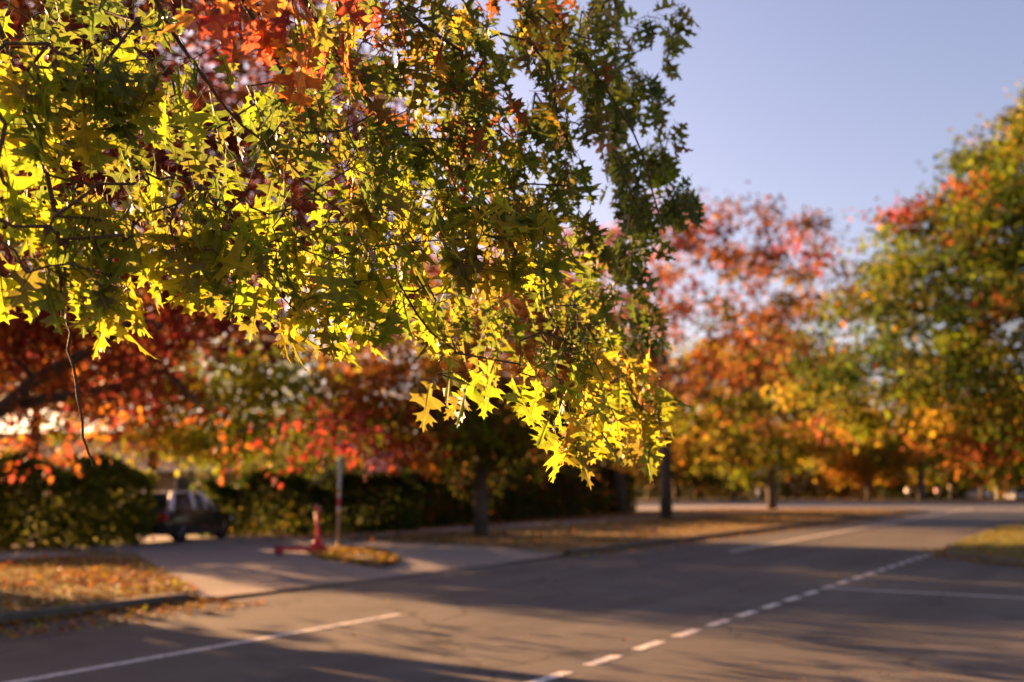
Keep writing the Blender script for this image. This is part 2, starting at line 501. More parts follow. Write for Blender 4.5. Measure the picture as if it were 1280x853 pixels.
LEAF_VARIANTS = [(1, .18, .10, .1, .1), (2, .35, .22, .3, -.15, .85, .1), (3, .08, .30, -.2, .2, 1.08, -.08), (4, .6, .05, .2, -.05, .9), (5, .22, -.15, .45, .3, 1.0, .15), (6, .35, .45, .1, -.4, .8), (7, .75, .25, -.3, .5, .92, -.12), (8, .15, .15, .9, -.6, 1.1), (9, .45, .6, .3, .2, .75, .1), (10, -.2, .2, .5, .7, .95)]
LEAF_ME, LEAF_TRI, LEAF_UV = [], [], []
for i, a in enumerate(LEAF_VARIANTS):
    vs, fs, uv = oak_leaf_template(*a)
    v, tri = tess(vs, fs)
    me = new_mesh('oak_leaf_shape', v, tri, (M['oak_leaf'],))
    ul = me.uv_layers.new(name='uv'); ul.data.foreach_set('uv', np.array(uv, dtype=np.float32)[tri.ravel()].ravel())
    LEAF_ME.append(me); LEAF_TRI.append((v, tri)); LEAF_UV.append(np.array(uv, dtype=np.float32))

# simpler leaves for crowns further off
def star_leaf():
    pts = [(0, 0), (.16, .1), (.12, .2), (.42, .38), (.15, .47), (.27, .75), (.09, .74), (0, 1.0)]
    vs = [(0, .45, 0.0)] + [(x, y, .25 * abs(x) - .2 * y * y) for x, y in pts] + [(-x, y, .25 * abs(x) - .2 * y * y) for x, y in pts[1:-1][::-1]]
    n = len(vs) - 1
    return np.array(vs, dtype=np.float32), np.array([[0, 1 + (i + 1) % n, 1 + i] for i in range(n)], dtype=np.int32)
def kite_leaf():
    vs = [(0, 0, 0), (.38, .45, .12), (0, 1, -.1), (-.38, .45, .12)]
    return np.array(vs, dtype=np.float32), np.array([[0, 1, 2], [0, 2, 3]], dtype=np.int32)
def notch_leaf():
    vs = [(0, 0, 0), (.40, .36, .10), (.13, .52, .02), (.26, .78, .02), (0, 1, -.12), (-.26, .78, .02), (-.13, .52, .02), (-.40, .36, .10)]
    return np.array(vs, dtype=np.float32), np.array([[0, 1, 2], [0, 2, 6], [0, 6, 7], [2, 3, 4], [2, 4, 6], [6, 4, 5]], dtype=np.int32)
STAR, KITE, NOTCH = star_leaf(), kite_leaf(), notch_leaf()

def unit(a): return a / (np.linalg.norm(a, axis=-1, keepdims=True) + 1e-9)

def frames(axis, nrm):
    axis = unit(axis); x = unit(np.cross(axis, nrm)); z = np.cross(x, axis)
    return np.stack([x, axis, z], axis=2)       # columns

def mass(name, tmpl, pos, axis, nrm, size, col, material, parent=None, origin=(0, 0, 0), uv=None, kind='stuff'):
    v, tri = tmpl
    Rm = frames(axis, nrm) * size[:, None, None]
    vv = np.einsum('nij,kj->nki', Rm, v) + (pos - np.array(origin))[:, None, :]
    n, k = len(pos), len(v)
    ff = (tri[None] + (np.arange(n) * k)[:, None, None]).reshape(-1, 3)
    me = new_mesh(name, vv.reshape(-1, 3), ff, (material,))
    at = me.attributes.new('leaf_color', 'FLOAT_COLOR', 'FACE')
    c4 = np.ones((n, 4), dtype=np.float32); c4[:, :3] = np.clip(col, 0.002, 0.9)
    at.data.foreach_set('color', np.repeat(c4, len(tri), axis=0).ravel())
    if uv is not None:
        ul = me.uv_layers.new(name='uv'); ul.data.foreach_set('uv', np.tile(uv[tri.ravel()], (n, 1)).astype(np.float32).ravel())
    o = link(name, me, parent)
    if kind: o['kind'] = kind
    return o

# leaf colours (reflectance)
GRN = (.042, .074, .006); DGR = (.026, .046, .006); YGR = (.105, .150, .004); YEL = (.24, .21, .006); GOLD = (.32, .19, .011)
ORG = (.36, .105, .012); RED = (.23, .028, .014); DRD = (.105, .012, .012); BRN = (.17, .062, .016); PNK = (.25, .05, .038); RST = (.20, .05, .012); OLV = (.082, .078, .007)

# ------------------------------------------------------------------ trees: skeletons grown towards clump centres
class Skel:
    def __init__(self):
        self.p, self.par, self.lock = [], [], {}
    def add(self, p, par, r=None):
        self.p.append(np.array(p, float)); self.par.append(par)
        if r: self.lock[len(self.p) - 1] = r
        return len(self.p) - 1
    def path(self, pts, par=-1, r0=None, r1=None):
        ids = []
        for i, p in enumerate(pts):
            r = None if r0 is None else r0 + (r1 - r0) * i / max(1, len(pts) - 1)
            par = self.add(p, par, r); ids.append(par)
        return ids
    def grow(self, targets, rng, root, step=0.6, wig=0.12, up=0.15, allowed=None):
        order = np.argsort(np.linalg.norm(targets - root, axis=1))
        tips = {}
        for k in order:
            tg = targets[k]
            A = np.array(self.p)
            d = np.linalg.norm(A - tg, axis=1)
            cost = d + 0.18 * np.linalg.norm(A - root, axis=1)
            if allowed: cost[~np.array([allowed(i) for i in range(len(A))])] = 1e9
            j = int(np.argmin(cost))
            n = max(1, int(d[j] / step))
            a = self.p[j]; prev = j
            side = rng.normal(size=3) * wig * d[j] * 0.6
            for q in range(1, n + 1):
                f = q / n
                pt = a + (tg - a) * f + side * math.sin(math.pi * f) + np.array((0, 0, up * d[j] * math.sin(math.pi * f)))
                if q < n: pt = pt + rng.normal(size=3) * wig * 0.25 * step
                prev = self.add(pt, prev)
            tips[k] = prev
        return tips
    def radii(self, r_tip, ex=2.3):
        n = len(self.p); acc = np.zeros(n)
        kids = [[] for _ in range(n)]
        for i, q in enumerate(self.par):
            if q >= 0: kids[q].append(i)
        for i in range(n - 1, -1, -1):
            if not kids[i]: acc[i] = r_tip ** ex
            if self.par[i] >= 0: acc[self.par[i]] += acc[i] * 1.02
        r = acc ** (1 / ex)
        for i, v in self.lock.items(): r[i] = v
        for i in range(n):
            if self.par[i] >= 0: r[i] = min(r[i], r[self.par[i]] * 0.97)
        return r, kids
    def chains(self, r, kids, start):
        """tubes of the subtree under start, each from its fork to its tip"""
        out = []; stack = [(self.par[start], start)]
        while stack:
            pr, i = stack.pop()
            ch = [pr, i] if pr >= 0 else [i]
            while kids[i]:
                ks = sorted(kids[i], key=lambda q: -r[q])
                for q in ks[1:]: stack.append((i, q))
                i = ks[0]; ch.append(i)
            out.append(ch)
        return out

def tube_mesh(mb, S_, r, ch, off, n):
    pts = [S_.p[i] - off for i in ch]
    rs = [r[i] for i in ch]
    if len(ch) > 1: rs[0] = rs[1]
    mb.tube(pts, rs, n, cap=True)

def D(px):
    """distance of the crown's sunny outer face along this direction"""
    return 3.75 / (1 - .78 * (px - 640) / F_PX)
SUN_V = np.array(sun_dir)
OPEN = [G(x_, y_) for x_, y_ in ((230, 765), (300, 765), (360, 775), (420, 785), (480, 795), (540, 810), (600, 825), (660, 800), (700, 835), (600, 780), (520, 770), (430, 760), (340, 752), (800, 830), (900, 815), (1000, 840), (1100, 845), (560, 845), (470, 755), (730, 790), (130, 726), (200, 732), (420, 700), (460, 704), (490, 709))]
OPEN += [P(x_, y_, d_) for x_, y_, d_ in ((300, 520, 38), (350, 490, 38), (400, 530, 38), (330, 560, 38))]
OPEN += [P(x_, y_, D(x_)) for x_, y_ in ((20, 120), (100, 130), (30, 250), (100, 300), (200, 290), (300, 300), (400, 330), (480, 270), (500, 380), (60, 360), (150, 390), (330, 25), (420, 30), (570, 490), (620, 330), (550, 200), (790, 480), (800, 540), (800, 600), (740, 520), (720, 570), (640, 400), (560, 300), (480, 180), (620, 440), (250, 200))]
OPEN = np.array(OPEN)  # spots kept sunlit: crowns lose clumps and leaves standing in their sun path
def blocks_sun(p, near=0.95):
    d = np.asarray(p) - OPEN
    along_ = d @ SUN_V
    off = np.linalg.norm(d - along_[:, None] * SUN_V, axis=1)
    return bool(np.any((off < near) & (along_ > 3.5)))
def blocks_sun_many(p, near=0.6):
    out = np.zeros(len(p), bool)
    for q in OPEN:
        d = p - q; al = d @ SUN_V
        out |= (np.einsum('ij,ij->i', d, d) - al * al < near * near) & (al > 3.5)
    return out

def make_tree(label, base, trunk_h, trunk_r, crown_fn, n_cl, per, clump, leaf, pal, seed, tmpl, name='oak_tree', group=None,
              lean=(0, 0), hints=(), extra=(), top=None, r_tip=0.008, cat='tree', step=0.8):
    rng = np.random.default_rng(seed)
    base = np.array(base, float)
    root = thing(name, label, cat, base, group=group)
    S_ = Skel()
    hgt = top or trunk_h * 2.2
    pts = []
    nseg = 9
    ph = rng.uniform(0, 6)
    for i in range(nseg + 1):
        f = i / nseg; z = hgt * f
        pts.append(base + np.array((lean[0] * f + .06 * math.sin(z * .9 + ph) * f * 2, lean[1] * f + .06 * math.cos(z * .7 + ph) * f * 2, z - 0.05)))
    tr = S_.path(pts, -1)
    for i, k in enumerate(tr):
        f = i / nseg
        S_.lock[k] = trunk_r * ((1.45 if i == 0 else 1.0) * (1 - f) ** 0.9 + 0.02)
    # flare
    trunk_ids = set(tr)
    for h_ in hints:
        j = int(np.argmin([np.linalg.norm(S_.p[q] - np.array(h_[0])) for q in tr]))
        S_.path([np.array(q) for q in h_[0:-2]], tr[j], h_[-2], h_[-1])
    T = []
    while len(T) < n_cl:
        q = crown_fn(rng)
        if blocks_sun(q): 
            n_cl -= 0.5
            continue
        T.append(q)
    T = np.array(T)
    if len(extra): T = np.concatenate([T, np.array(extra)])
    zmin = trunk_h * 0.8
    tips = S_.grow(T, rng, base + np.array((0, 0, trunk_h)), step=step, allowed=lambda i: S_.p[i][2] > base[2] + zmin)
    r, kids = S_.radii(r_tip)
    # trunk
    mb = MB(); tube_mesh(mb, S_, r, tr, base, 12)
    mb.build('trunk', M['bark'], root, smooth=True)
    for i in tr:
        for k in kids[i]:
            if k in trunk_ids: continue
            mb = MB()
            for ch in S_.chains(r, kids, k):
                rm = r[ch[1]] if len(ch) > 1 else r[ch[0]]
                tube_mesh(mb, S_, r, ch, base, 8 if rm > .06 else 5 if rm > 0.02 else 3)
            mb.build('limb', M['bark'], root, smooth=True)
    # leaves
    nT = len(T)
    cnt = rng.poisson(per * 1.9 * np.where(np.arange(nT) < nT - len(extra), 1.0, .6), nT); idx = np.repeat(np.arange(nT), cnt); n = len(idx)
    csz = clump * rng.uniform(.6, 1.35, nT) * np.where(np.arange(nT) < nT - len(extra), 1.0, .6)
    off = rng.normal(size=(n, 3)) * csz[idx][:, None] * np.array((1, 1, .6))
    pos = T[idx] + off
    qx, qy, qd = proj(pos); shown = (qx > -20) & (qx < 500) & (qy > 440) & (qd > 5)
    ok = ~blocks_sun_many(pos) | (rng.random(n) < .12) | shown & (rng.random(n) < .16)
    pos, off, idx = pos[ok], off[ok], idx[ok]; n = len(pos)
    ax = rng.normal(size=(n, 3)) * .8 + unit(off) * .5 + np.array((0, 0, -.7))
    nr = rng.normal(size=(n, 3)) + np.array((0, 0, .35))
    size = leaf * rng.uniform(.65, 1.25, n)
    ccol = np.array([pal(T[k], rng) for k in range(nT)])
    ccol *= rng.uniform(.6, 1.35, (nT, 1))
    col = ccol[idx] * rng.uniform(.65, 1.4, (n, 1)) * rng.uniform(.85, 1.15, (n, 3))
    sw = rng.random(n) < .12
    col[sw] = ccol[rng.permutation(idx)[:sw.sum()]]
    mass('crown', tmpl, pos, ax, nr, size, col, M['crown'], root, base)
    return root

def ell(c, rad, p=2.0, hollow=0.45):
    c, rad = np.array(c, float), np.array(rad, float)
    def fn(rng):
        while True:
            q = rng.uniform(-1, 1, 3)
            k = (np.abs(q) ** p).sum() ** (1 / p)
            if k < 1 and rng.random() < hollow + (1 - hollow) * k: return c + q * rad
    return fn

def pick(rng, *opts):
    """(weight, colour) pairs"""
    w_ = np.array([o[0] for o in opts], float); w_ /= w_.sum()
    return np.array(opts[rng.choice(len(opts), p=w_)][1])

# --- the red oak on the far verge, its trunk just outside the picture
rb = np.array((-9.9, 16.6, 0.1))
def pal_red(p, rng):
    px, py, _ = proj(p); px, py = px[0], py[0]
    if py > 500 and px < 160: return pick(rng, (3, ORG), (3, RED), (1, GOLD), (2, RST))
    if py > 470: return pick(rng, (4, RED), (.6, ORG), (3, DRD), (2, RST))
    return pick(rng, (4, DRD), (3, RED), (4.0, RST), (1.6, ORG), (2, BRN))
hang = [P(x_, y_, d) for x_, y_, d in ((275, 545, 14.6), (292, 570, 14.5), (262, 520, 14.8), (355, 565, 14.8), (362, 588, 14.8), (350, 530, 15), (425, 545, 15), (418, 520, 15), (432, 560, 15),
        (60, 560, 17), (20, 545, 17), (100, 545, 17), (120, 560, 17.5), (30, 580, 17), (80, 580, 17.5),
        (140, 520, 16), (180, 460, 15), (220, 420, 14.5), (330, 430, 14.6), (380, 400, 15), (400, 360, 15))]
red_ell = ell((-7.6, 17.0, 7.0), (5.9, 4.9, 5.0))
def red_crown(rng):
    while True:
        q = red_ell(rng); x_, y_, _ = proj(q)
        if x_[0] > 190 and y_[0] > 415: continue
        if x_[0] > 330 and y_[0] > 350 and rng.random() < .75: continue
        return q
make_tree('large red oak whose crimson branches overhang the driveway beside the street', rb, 2.3, 0.34,
          red_crown, 720, 56, .42, .15, pal_red, 11, STAR, top=11.0,
          hints=[(P(-60, 545, 16.4), P(0, 512, 16.0), P(45, 475, 15.6), P(110, 440, 15.2), P(175, 395, 14.8), .17, .05),
                 (P(-60, 540, 16.6), P(0, 508, 16.2), P(90, 494, 15.8), P(150, 482, 15.5), P(205, 462, 15.2), .14, .035)],
          extra=hang, r_tip=.007)

# --- verge trees along the far side
def pal_A(p, rng):
    px, py, _ = proj(p); px, py = px[0], py[0]
    if px > 560 and py > 500: return pick(rng, (3, OLV), (2, YGR), (1, GRN), (1, YEL))
    if py > 540: return pick(rng, (3, ORG), (2, GOLD), (1, YEL), (1, RED))
    return pick(rng, (3, BRN), (2, RST), (2, ORG), (1, OLV), (.8, GOLD))
bA = G(601, 669, .12)
make_tree('bronze leaved street oak behind the bright hanging branch, nearest trunk right of the driveway', bA, 2.4, 0.27,
          ell((bA[0] - .1, bA[1], 6.0), (5.3, 4.6, 3.7)), 300, 44, .5, .22, pal_A, 21, NOTCH, top=8.5,
          extra=[P(x_, y_, 36.5) for x_, y_ in ((470, 560), (490, 575), (455, 575), (510, 565), (560, 570), (640, 570), (620, 600), (650, 545), (575, 600), (540, 585), (610, 560))],
          group='oaks along the far verge')
def pal_B(p, rng):
    px, py, _ = proj(p); px, py = px[0], py[0]
    if px < 895 and py < 390: return pick(rng, (2.4, PNK), (1.5, RED), (2.5, RST), (2, BRN))
    if py > 480: return pick(rng, (1.5, GOLD), (2, YGR), (.4, ORG), (5, OLV), (2, BRN))
    if py > 330: return pick(rng, (5, BRN), (.5, ORG), (.8, GOLD), (2.4, OLV), (3, RST))
    return pick(rng, (3, RST), (4, BRN), (1, RED), (.5, PNK), (1, DRD))
bB = G(833, 649, .12)
make_tree('tall orange and pink oak with spreading limbs behind the bright branch tips', bB, 3.2, 0.36,
          ell((bB[0] + 1.6, bB[1] + 1, 10.3), (8.8, 7.5, 7.3), 2.6), 270, 34, .52, .30, pal_B, 31, NOTCH, top=15.0,
          extra=[P(x_, y_, 56) for x_, y_ in ((790, 560), (815, 575), (840, 560), (860, 575), (885, 560), (905, 575), (830, 545), (870, 540), (800, 540), (850, 585), (920, 560), (780, 580), (803, 566), (826, 588), (852, 571), (895, 545), (862, 558), (838, 528))], group='oaks along the far verge')
def pal_C(p, rng):
    return pick(rng, (3, GOLD), (3, YGR), (.6, ORG), (3, OLV), (1, YEL))
bC = G(965, 637, .12)
make_tree('golden street oak standing at the far end of the verge before the cross street', bC, 3.2, 0.42,
          ell((bC[0] - .5, bC[1], 8.6), (7.4, 6.0, 6.0)), 230, 40, .75, .36, pal_C, 41, KITE, top=12.0, group='oaks along the far verge')
bA2 = G(775, 642, .12)
make_tree('dark trunked oak in the shade left of the orange and pink oak', bA2, 3.2, 0.42,
          ell((bA2[0] - 1.5, bA2[1] + 1, 8.0), (5.5, 5.0, 4.4)), 170, 40, .7, .34, lambda p, rng: pick(rng, (3, BRN), (2, OLV), (2, GOLD), (1, DGR)), 43, KITE, top=11.0, group='oaks along the far verge')

# --- the big green oak on the right-hand corner
def pal_R(p, rng):
    px, py, _ = proj(p); px, py = px[0], py[0]
    if px < 1150 and py < 285 and rng.random() < .8: return pick(rng, (3, PNK), (3, RED), (1, RST))
    if py < 200 and px > 1200: return pick(rng, (2, GOLD), (1.2, ORG), (2.5, YGR), (3, OLV), (2, GRN))
    if py > 490: return pick(rng, (4, OLV), (1.5, RST), (2.2, GOLD), (.5, ORG), (2, YGR), (2, GRN))
    return .85 * pick(rng, (6, GRN), (4, OLV), (2.2, YGR), (.5, GOLD), (5, DGR), (.5, RST))
bR = np.array((20.4, 34.0, .11))
def right_crown(rng):
    while True:
        z = rng.uniform(2.6, 16.0)
        f = (z - 2.6) / 13.4
        rr = 11.0 * min(1, (f * 5 + .35)) * (1 - f ** 2.0 * .93)
        a = rng.uniform(0, 2 * math.pi); k = math.sqrt(rng.uniform(.06, 1))
        if rng.random() < .75 * rr / 9.6 + .25:
            return np.array((bR[0] + rr * k * math.cos(a), bR[1] + rr * .85 * k * math.sin(a), z))
make_tree('big green oak turning yellow and red on the right street corner', bR, 2.8, 0.46, right_crown, 760, 62, .46, .22, pal_R, 51, NOTCH, top=15.0)

for lb, s_, t_, sd in (('street oak farther along the near side, behind the right corner oak', 58, 5, 71), ('tall oak at the near side beyond the right corner, next after the corner oak', 76, 5, 72)):
    b_ = ST(s_, t_, .11)
    make_tree(lb, b_, 3.0, .4, ell((b_[0], b_[1], 8.8), (7.0, 7.0, 6.4)), 240, 34, .7, .34, lambda p, rng: pick(rng, (4, GRN), (3, OLV), (1, YGR), (1, RST)), sd, KITE, top=12.0, group='oaks along the near side')
for lb, s_, t_, sd in (('unseen oak added to the far verge row left of the red oak to block sky light', -15, -18, 73), ('unseen yard oak added left of the red oak to shade the road', 7.9, -26.6, 76), ('unseen oak added to the near side row behind the camera to block sky light', -20, 8, 74), ('unseen oak added by the side street, right behind the camera, to block sky light', 4, 17, 75)):
    b_ = ST(s_, t_, .11)  # unseen oaks added to cut sky fill and shade the road
    make_tree(lb, b_, 1.8 if sd == 76 else 3.0, .38, ell((b_[0], b_[1], 4.8), (2.7, 2.6, 3.4)) if sd == 76 else ell((b_[0], b_[1], 8.0), (7.0, 7.0, 5.6)), 200, 30, .7, .34, lambda p, rng: pick(rng, (3, GRN), (3, RST), (1, YGR), (1, BRN)), sd, KITE, top=6.0 if sd == 76 else 11.0, group='oaks added out of view to block light')

# --- yard trees and the trees at the end of the street
def simple_tree(label, base, r, zc, rz, opts, seed, trunk_r=.2, leaf=.3, n=120, per=40, clump=.6, th=None, group=None, tmpl=KITE, name='tree'):
    make_tree(label, base, th or max(1.2, (zc - rz) * .9), trunk_r, ell((base[0], base[1], zc), (r, r * .9, rz), 2.3), n, per, clump, leaf,
              lambda p, rng: pick(rng, *opts), seed, tmpl, name=name, top=zc + rz * .5, group=group)
simple_tree('yellow green tree in the front yard behind the sign pole', P(335, 612, 39), 4.6, 4.9, 2.6, ((4, YGR), (2, OLV), (2, YEL), (1, GRN)), 61, n=200, per=26, clump=.5, leaf=.22, tmpl=NOTCH, group='yard trees behind the hedges')
simple_tree('olive tree above the left hedge next to the red oak', P(190, 612, 34), 5.0, 5.7, 3.1, ((4, YGR), (2, OLV), (1, GRN), (3, YEL), (1, GOLD)), 62, n=230, per=28, clump=.45, leaf=.2, tmpl=NOTCH, group='yard trees behind the hedges')
simple_tree('orange red tree glowing low behind the left hedge', P(40, 612, 31), 4.6, 4.9, 2.8, ((4, ORG), (3, RED), (2, GOLD), (1, RST)), 63, n=170, per=44, clump=.5, leaf=.2, tmpl=NOTCH, group='yard trees behind the hedges')
simple_tree('dark green tree behind the hedges left of the bronze oak', P(500, 612, 62), 6.0, 4.2, 3.0, ((3, DGR), (2, OLV), (1, BRN)), 64, n=120, group='yard trees behind the hedges')
simple_tree('brown tree behind the long dark hedge', P(690, 612, 74), 7.0, 5.2, 3.6, ((3, BRN), (2, OLV), (2, DGR), (1, GOLD)), 65, n=130, group='yard trees behind the hedges')
simple_tree('olive tree in the yards behind the maroon roof', P(420, 612, 72), 7.0, 4.4, 3.2, ((3, OLV), (2, DGR), (2, YGR)), 66, n=130, group='yard trees behind the hedges')
far = [('orange and yellow oak with a forked trunk beyond the cross street', 1152, 150, 12, 9.5, 7.0, ((1.6, ORG), (3, GOLD), (4, YGR), (3, OLV)), .6),
       ('yellow green tree with a thin trunk right of the forked oak', 1192, 158, 8, 9.0, 6.8, ((3, YGR), (2, OLV), (2, GOLD)), .35),
       ('dark leaved tree between the two pale sign posts', 1228, 160, 8, 9.0, 6.5, ((3, OLV), (2, RST), (1, GOLD)), .35),
       ('golden tree above the distant white car', 1262, 162, 9, 9.0, 6.6, ((3, GOLD), (.8, ORG), (3, YGR), (2, OLV)), .4),
       ('small orange tree at the left of the forked oak', 1085, 152, 6.5, 6.5, 3.6, ((4, ORG), (3, GOLD), (1, YEL)), .3),
       ('pale yellow tree far behind the lit hedge', 1035, 190, 10, 8.5, 5.8, ((3, YGR), (2, YEL), (2, OLV)), .4),
       ('dark olive tree behind the golden oak', 915, 152, 10, 7.5, 6.2, ((3, OLV), (2, DGR), (2, GOLD)), .4),
       ('brown tree far behind the orange and pink oak', 845, 156, 11, 7.5, 6.2, ((3, BRN), (2, OLV), (2, DGR)), .4),
       ('dull brown tree beyond the cross street, left of the orange and pink oak', 745, 152, 11, 8.0, 6.4, ((3, BRN), (3, OLV), (1, GOLD)), .4),
       ('dark tree beyond the cross street behind the bronze oak', 640, 152, 11, 8.0, 6.4, ((3, DGR), (3, OLV), (1, BRN)), .4),
       ('tall dull green tree at the far right end of the street', 1330, 150, 13, 10, 8, ((3, GRN), (2, OLV), (2, GOLD)), .5)]
for i, (lb, px, Y, r, zc, rz, op, trr) in enumerate(far):
    simple_tree(lb, G(px, 612 + 2053.0 / Y, .13), r, zc, rz, op, 80 + i, trunk_r=trr, leaf=.55, n=120, per=34, clump=.95, th=3.0, group='trees beyond the cross street')

# ------------------------------------------------------------------ hedges and shrubs
def hedge(label, pts, depth, h, leaf, dens, opts, seed, group=None, name='hedge', cat='hedge', round_=.25):
    """pts: the foot line of the front face; leaves fill the shell, stems stand inside"""
    rng = np.random.default_rng(seed)
    pts = [np.array(p, float) for p in pts]
    root = thing(name, label, cat, pts[0], group=group)
    pos, ax, nr = [], [], []
    stems = MB()
    for a, b in zip(pts[:-1], pts[1:]):
        L = np.linalg.norm(b - a); d = (b - a) / L; bk = np.array((-d[1], d[0], 0))
        if bk[1] < 0: bk = -bk
        n = int(L * h * dens)
        u, v, w_ = rng.uniform(-.02, 1.02, n), rng.uniform(0, 1, n), rng.uniform(0, 1, n)
        z0_ = v * h
        lump = .34 * np.sin(u * L * 1.3 + seed) + .22 * np.sin(u * L * 3.1 + 2 * seed) + .12 * np.sin(u * L * 6.7 + z0_ * 3)
        hh = h * (1 + .35 * lump)
        z = v * hh
        # most leaves near the front, top and ends
        near_ = np.where(rng.random(n) < .7, w_ ** 2.5, w_)
        top = rng.random(n) < .3
        z = np.where(top, hh - np.abs(rng.normal(size=n)) * .12, z)
        fr = near_ * depth + np.maximum(0, (z / h - .75)) * 4 * round_ * (near_ < .5)
        p = a + d * (u * L)[:, None] + bk * (fr + .5 * lump * (.4 + .6 * np.sin(z0_ * 2.3 + u * L * 1.7 + seed)))[:, None] + rng.normal(size=(n, 3)) * .06
        p[:, 2] = a[2] + np.maximum(z, 0.02)
        pos.append(p); ax.append(rng.normal(size=(n, 3)) - bk * .7 + np.array((0, 0, .3))); nr.append(rng.normal(size=(n, 3)) - bk * .5)
        for k in range(int(L / .35)):
            q = a + d * (k + .5) * .35 + bk * depth * .5
            stems.tube([q - pts[0], q - pts[0] + np.array((rng.normal() * .1, rng.normal() * .1, h * .5)), q - pts[0] + np.array((rng.normal() * .2, rng.normal() * .2, h * .85))], [.03, .02, .008], 4)
    pos, ax, nr = map(np.concatenate, (pos, ax, nr)); n = len(pos)
    cols = np.array([pick(rng, *opts) for _ in range(n // 20 + 1)])[np.minimum((np.argsort(np.argsort(pos[:, 0] + pos[:, 2] * .3)) // 20), n // 20)]
    cols = cols * rng.uniform(.7, 1.35, (n, 1))
    stems.build('stems', M['bark'], root)
    mass('foliage', KITE, pos, ax, nr, leaf * rng.uniform(.7, 1.3, n), cols, M['crown'], root, pts[0])
    return root
HG = 'hedges along the front yards'
hedge('bushy green hedge left of the parked car', [(-19, 25.0, .12), P(0, 612, 26.2) * [1, 1, 0] + [0, 0, .12], P(120, 612, 27.0) * [1, 1, 0] + [0, 0, .12], P(190, 612, 28.2) * [1, 1, 0] + [0, 0, .12]], 2.2, 2.35, .15, 1000, ((3, (.09, .11, .012)), (3, (.12, .125, .012)), (2, (.16, .16, .012)), (1, GRN)), 3, HG, round_=.5)
hedge('hedge with sunlit golden top right of the parked car', [P(262, 612, 32.5) * [1, 1, 0] + [0, 0, .12], P(380, 612, 34.5) * [1, 1, 0] + [0, 0, .12], P(520, 612, 37.5) * [1, 1, 0] + [0, 0, .12]], 1.8, 1.85, .16, 800, ((4, DGR), (2, GRN), (1, OLV), (.6, GOLD)), 4, HG)
hedge('long dark hedge behind the bronze oak trunk', [P(525, 612, 41) * [1, 1, 0] + [0, 0, .12], P(640, 612, 49) * [1, 1, 0] + [0, 0, .12], P(790, 612, 70) * [1, 1, 0] + [0, 0, .12]], 1.8, 2.5, .22, 420, ((4, DGR), (2, BRN), (1, GRN)), 5, HG)
hedge('low hedge with a sunlit tan top beyond the cross street', [P(985, 612, 158) * [1, 1, 0] + [0, 0, .13], P(1095, 612, 156) * [1, 1, 0] + [0, 0, .13]], 4, 4.2, .5, 90, ((3, BRN), (2, OLV), (1, GOLD)), 6, 'hedges beyond the cross street')
hedge('dark hedge beyond the cross street under the orange tree', [P(1096, 612, 160) * [1, 1, 0] + [0, 0, .13], P(1300, 612, 172) * [1, 1, 0] + [0, 0, .13]], 4, 3.0, .5, 90, ((4, DGR), (2, OLV)), 7, 'hedges beyond the cross street')
hedge('dark hedge beyond the cross street behind the golden oak', [P(780, 612, 160) * [1, 1, 0] + [0, 0, .13], P(984, 612, 160) * [1, 1, 0] + [0, 0, .13]], 4, 3.6, .5, 90, ((4, DGR), (2, OLV)), 8, 'hedges beyond the cross street')

def shrub(label, c, r, h, leaf, n, opts, seed, group=None):
    rng = np.random.default_rng(seed)
    root = thing('shrub', label, 'shrub', c, group=group)
    q = unit(rng.normal(size=(n, 3))) * (rng.random((n, 1)) ** .35)
    q[:, 2] = np.abs(q[:, 2])
    pos = np.array(c) + q * np.array((r, r, h)) * (1 + .12 * np.sin(q[:, :1] * 7 + seed))
    cols = np.array([pick(rng, *opts) for _ in range(n)]) * rng.uniform(.7, 1.3, (n, 1))
    mass('foliage', KITE, pos, rng.normal(size=(n, 3)) + q, rng.normal(size=(n, 3)), leaf * rng.uniform(.7, 1.3, n), cols, M['crown'], root, c)
    mb = MB()
    for k in range(7):
        a = rng.uniform(0, 6.28)
        mb.tube([(0, 0, 0), (math.cos(a) * r * .25, math.sin(a) * r * .25, h * .4), (math.cos(a) * r * .6, math.sin(a) * r * .6, h * .8)], [r * .05, r * .03, r * .01], 4)
    mb.build('stems', M['bark'], root)
    return root
shrub('round clipped shrub beyond the cross street left of the dark hedge', G(1042, 622.5, .13) , 3.0, 2.2, .4, 1500, ((3, GRN), (2, OLV), (1, DGR)), 9)

# ------------------------------------------------------------------ houses
M['wall_tan'] = mat('tan render', (0.42, 0.32, 0.2), .9, noise=(3, (.36, .27, .17), .4, .6))
M['wall_grey'] = mat('grey brick wall', (0.30, 0.27, 0.25), .9, noise=(4, (.24, .2, .18), .4, .6))
M['roof_brown'] = mat('brown roof tiles', (0.14, 0.06, 0.04), .8, noise=(5, (.1, .045, .03), .4, .6))
M['roof_maroon'] = mat('maroon roof', (0.22, 0.035, 0.05), .6, noise=(2, (.17, .03, .04), .4, .6))
M['white'] = mat('white painted timber', (0.7, 0.68, 0.64), .5)
M['glass'] = mat('window glass', (0.02, 0.025, 0.03), .05, spec=.8)
M['door'] = mat('door paint', (.12, .05, .03), .5)

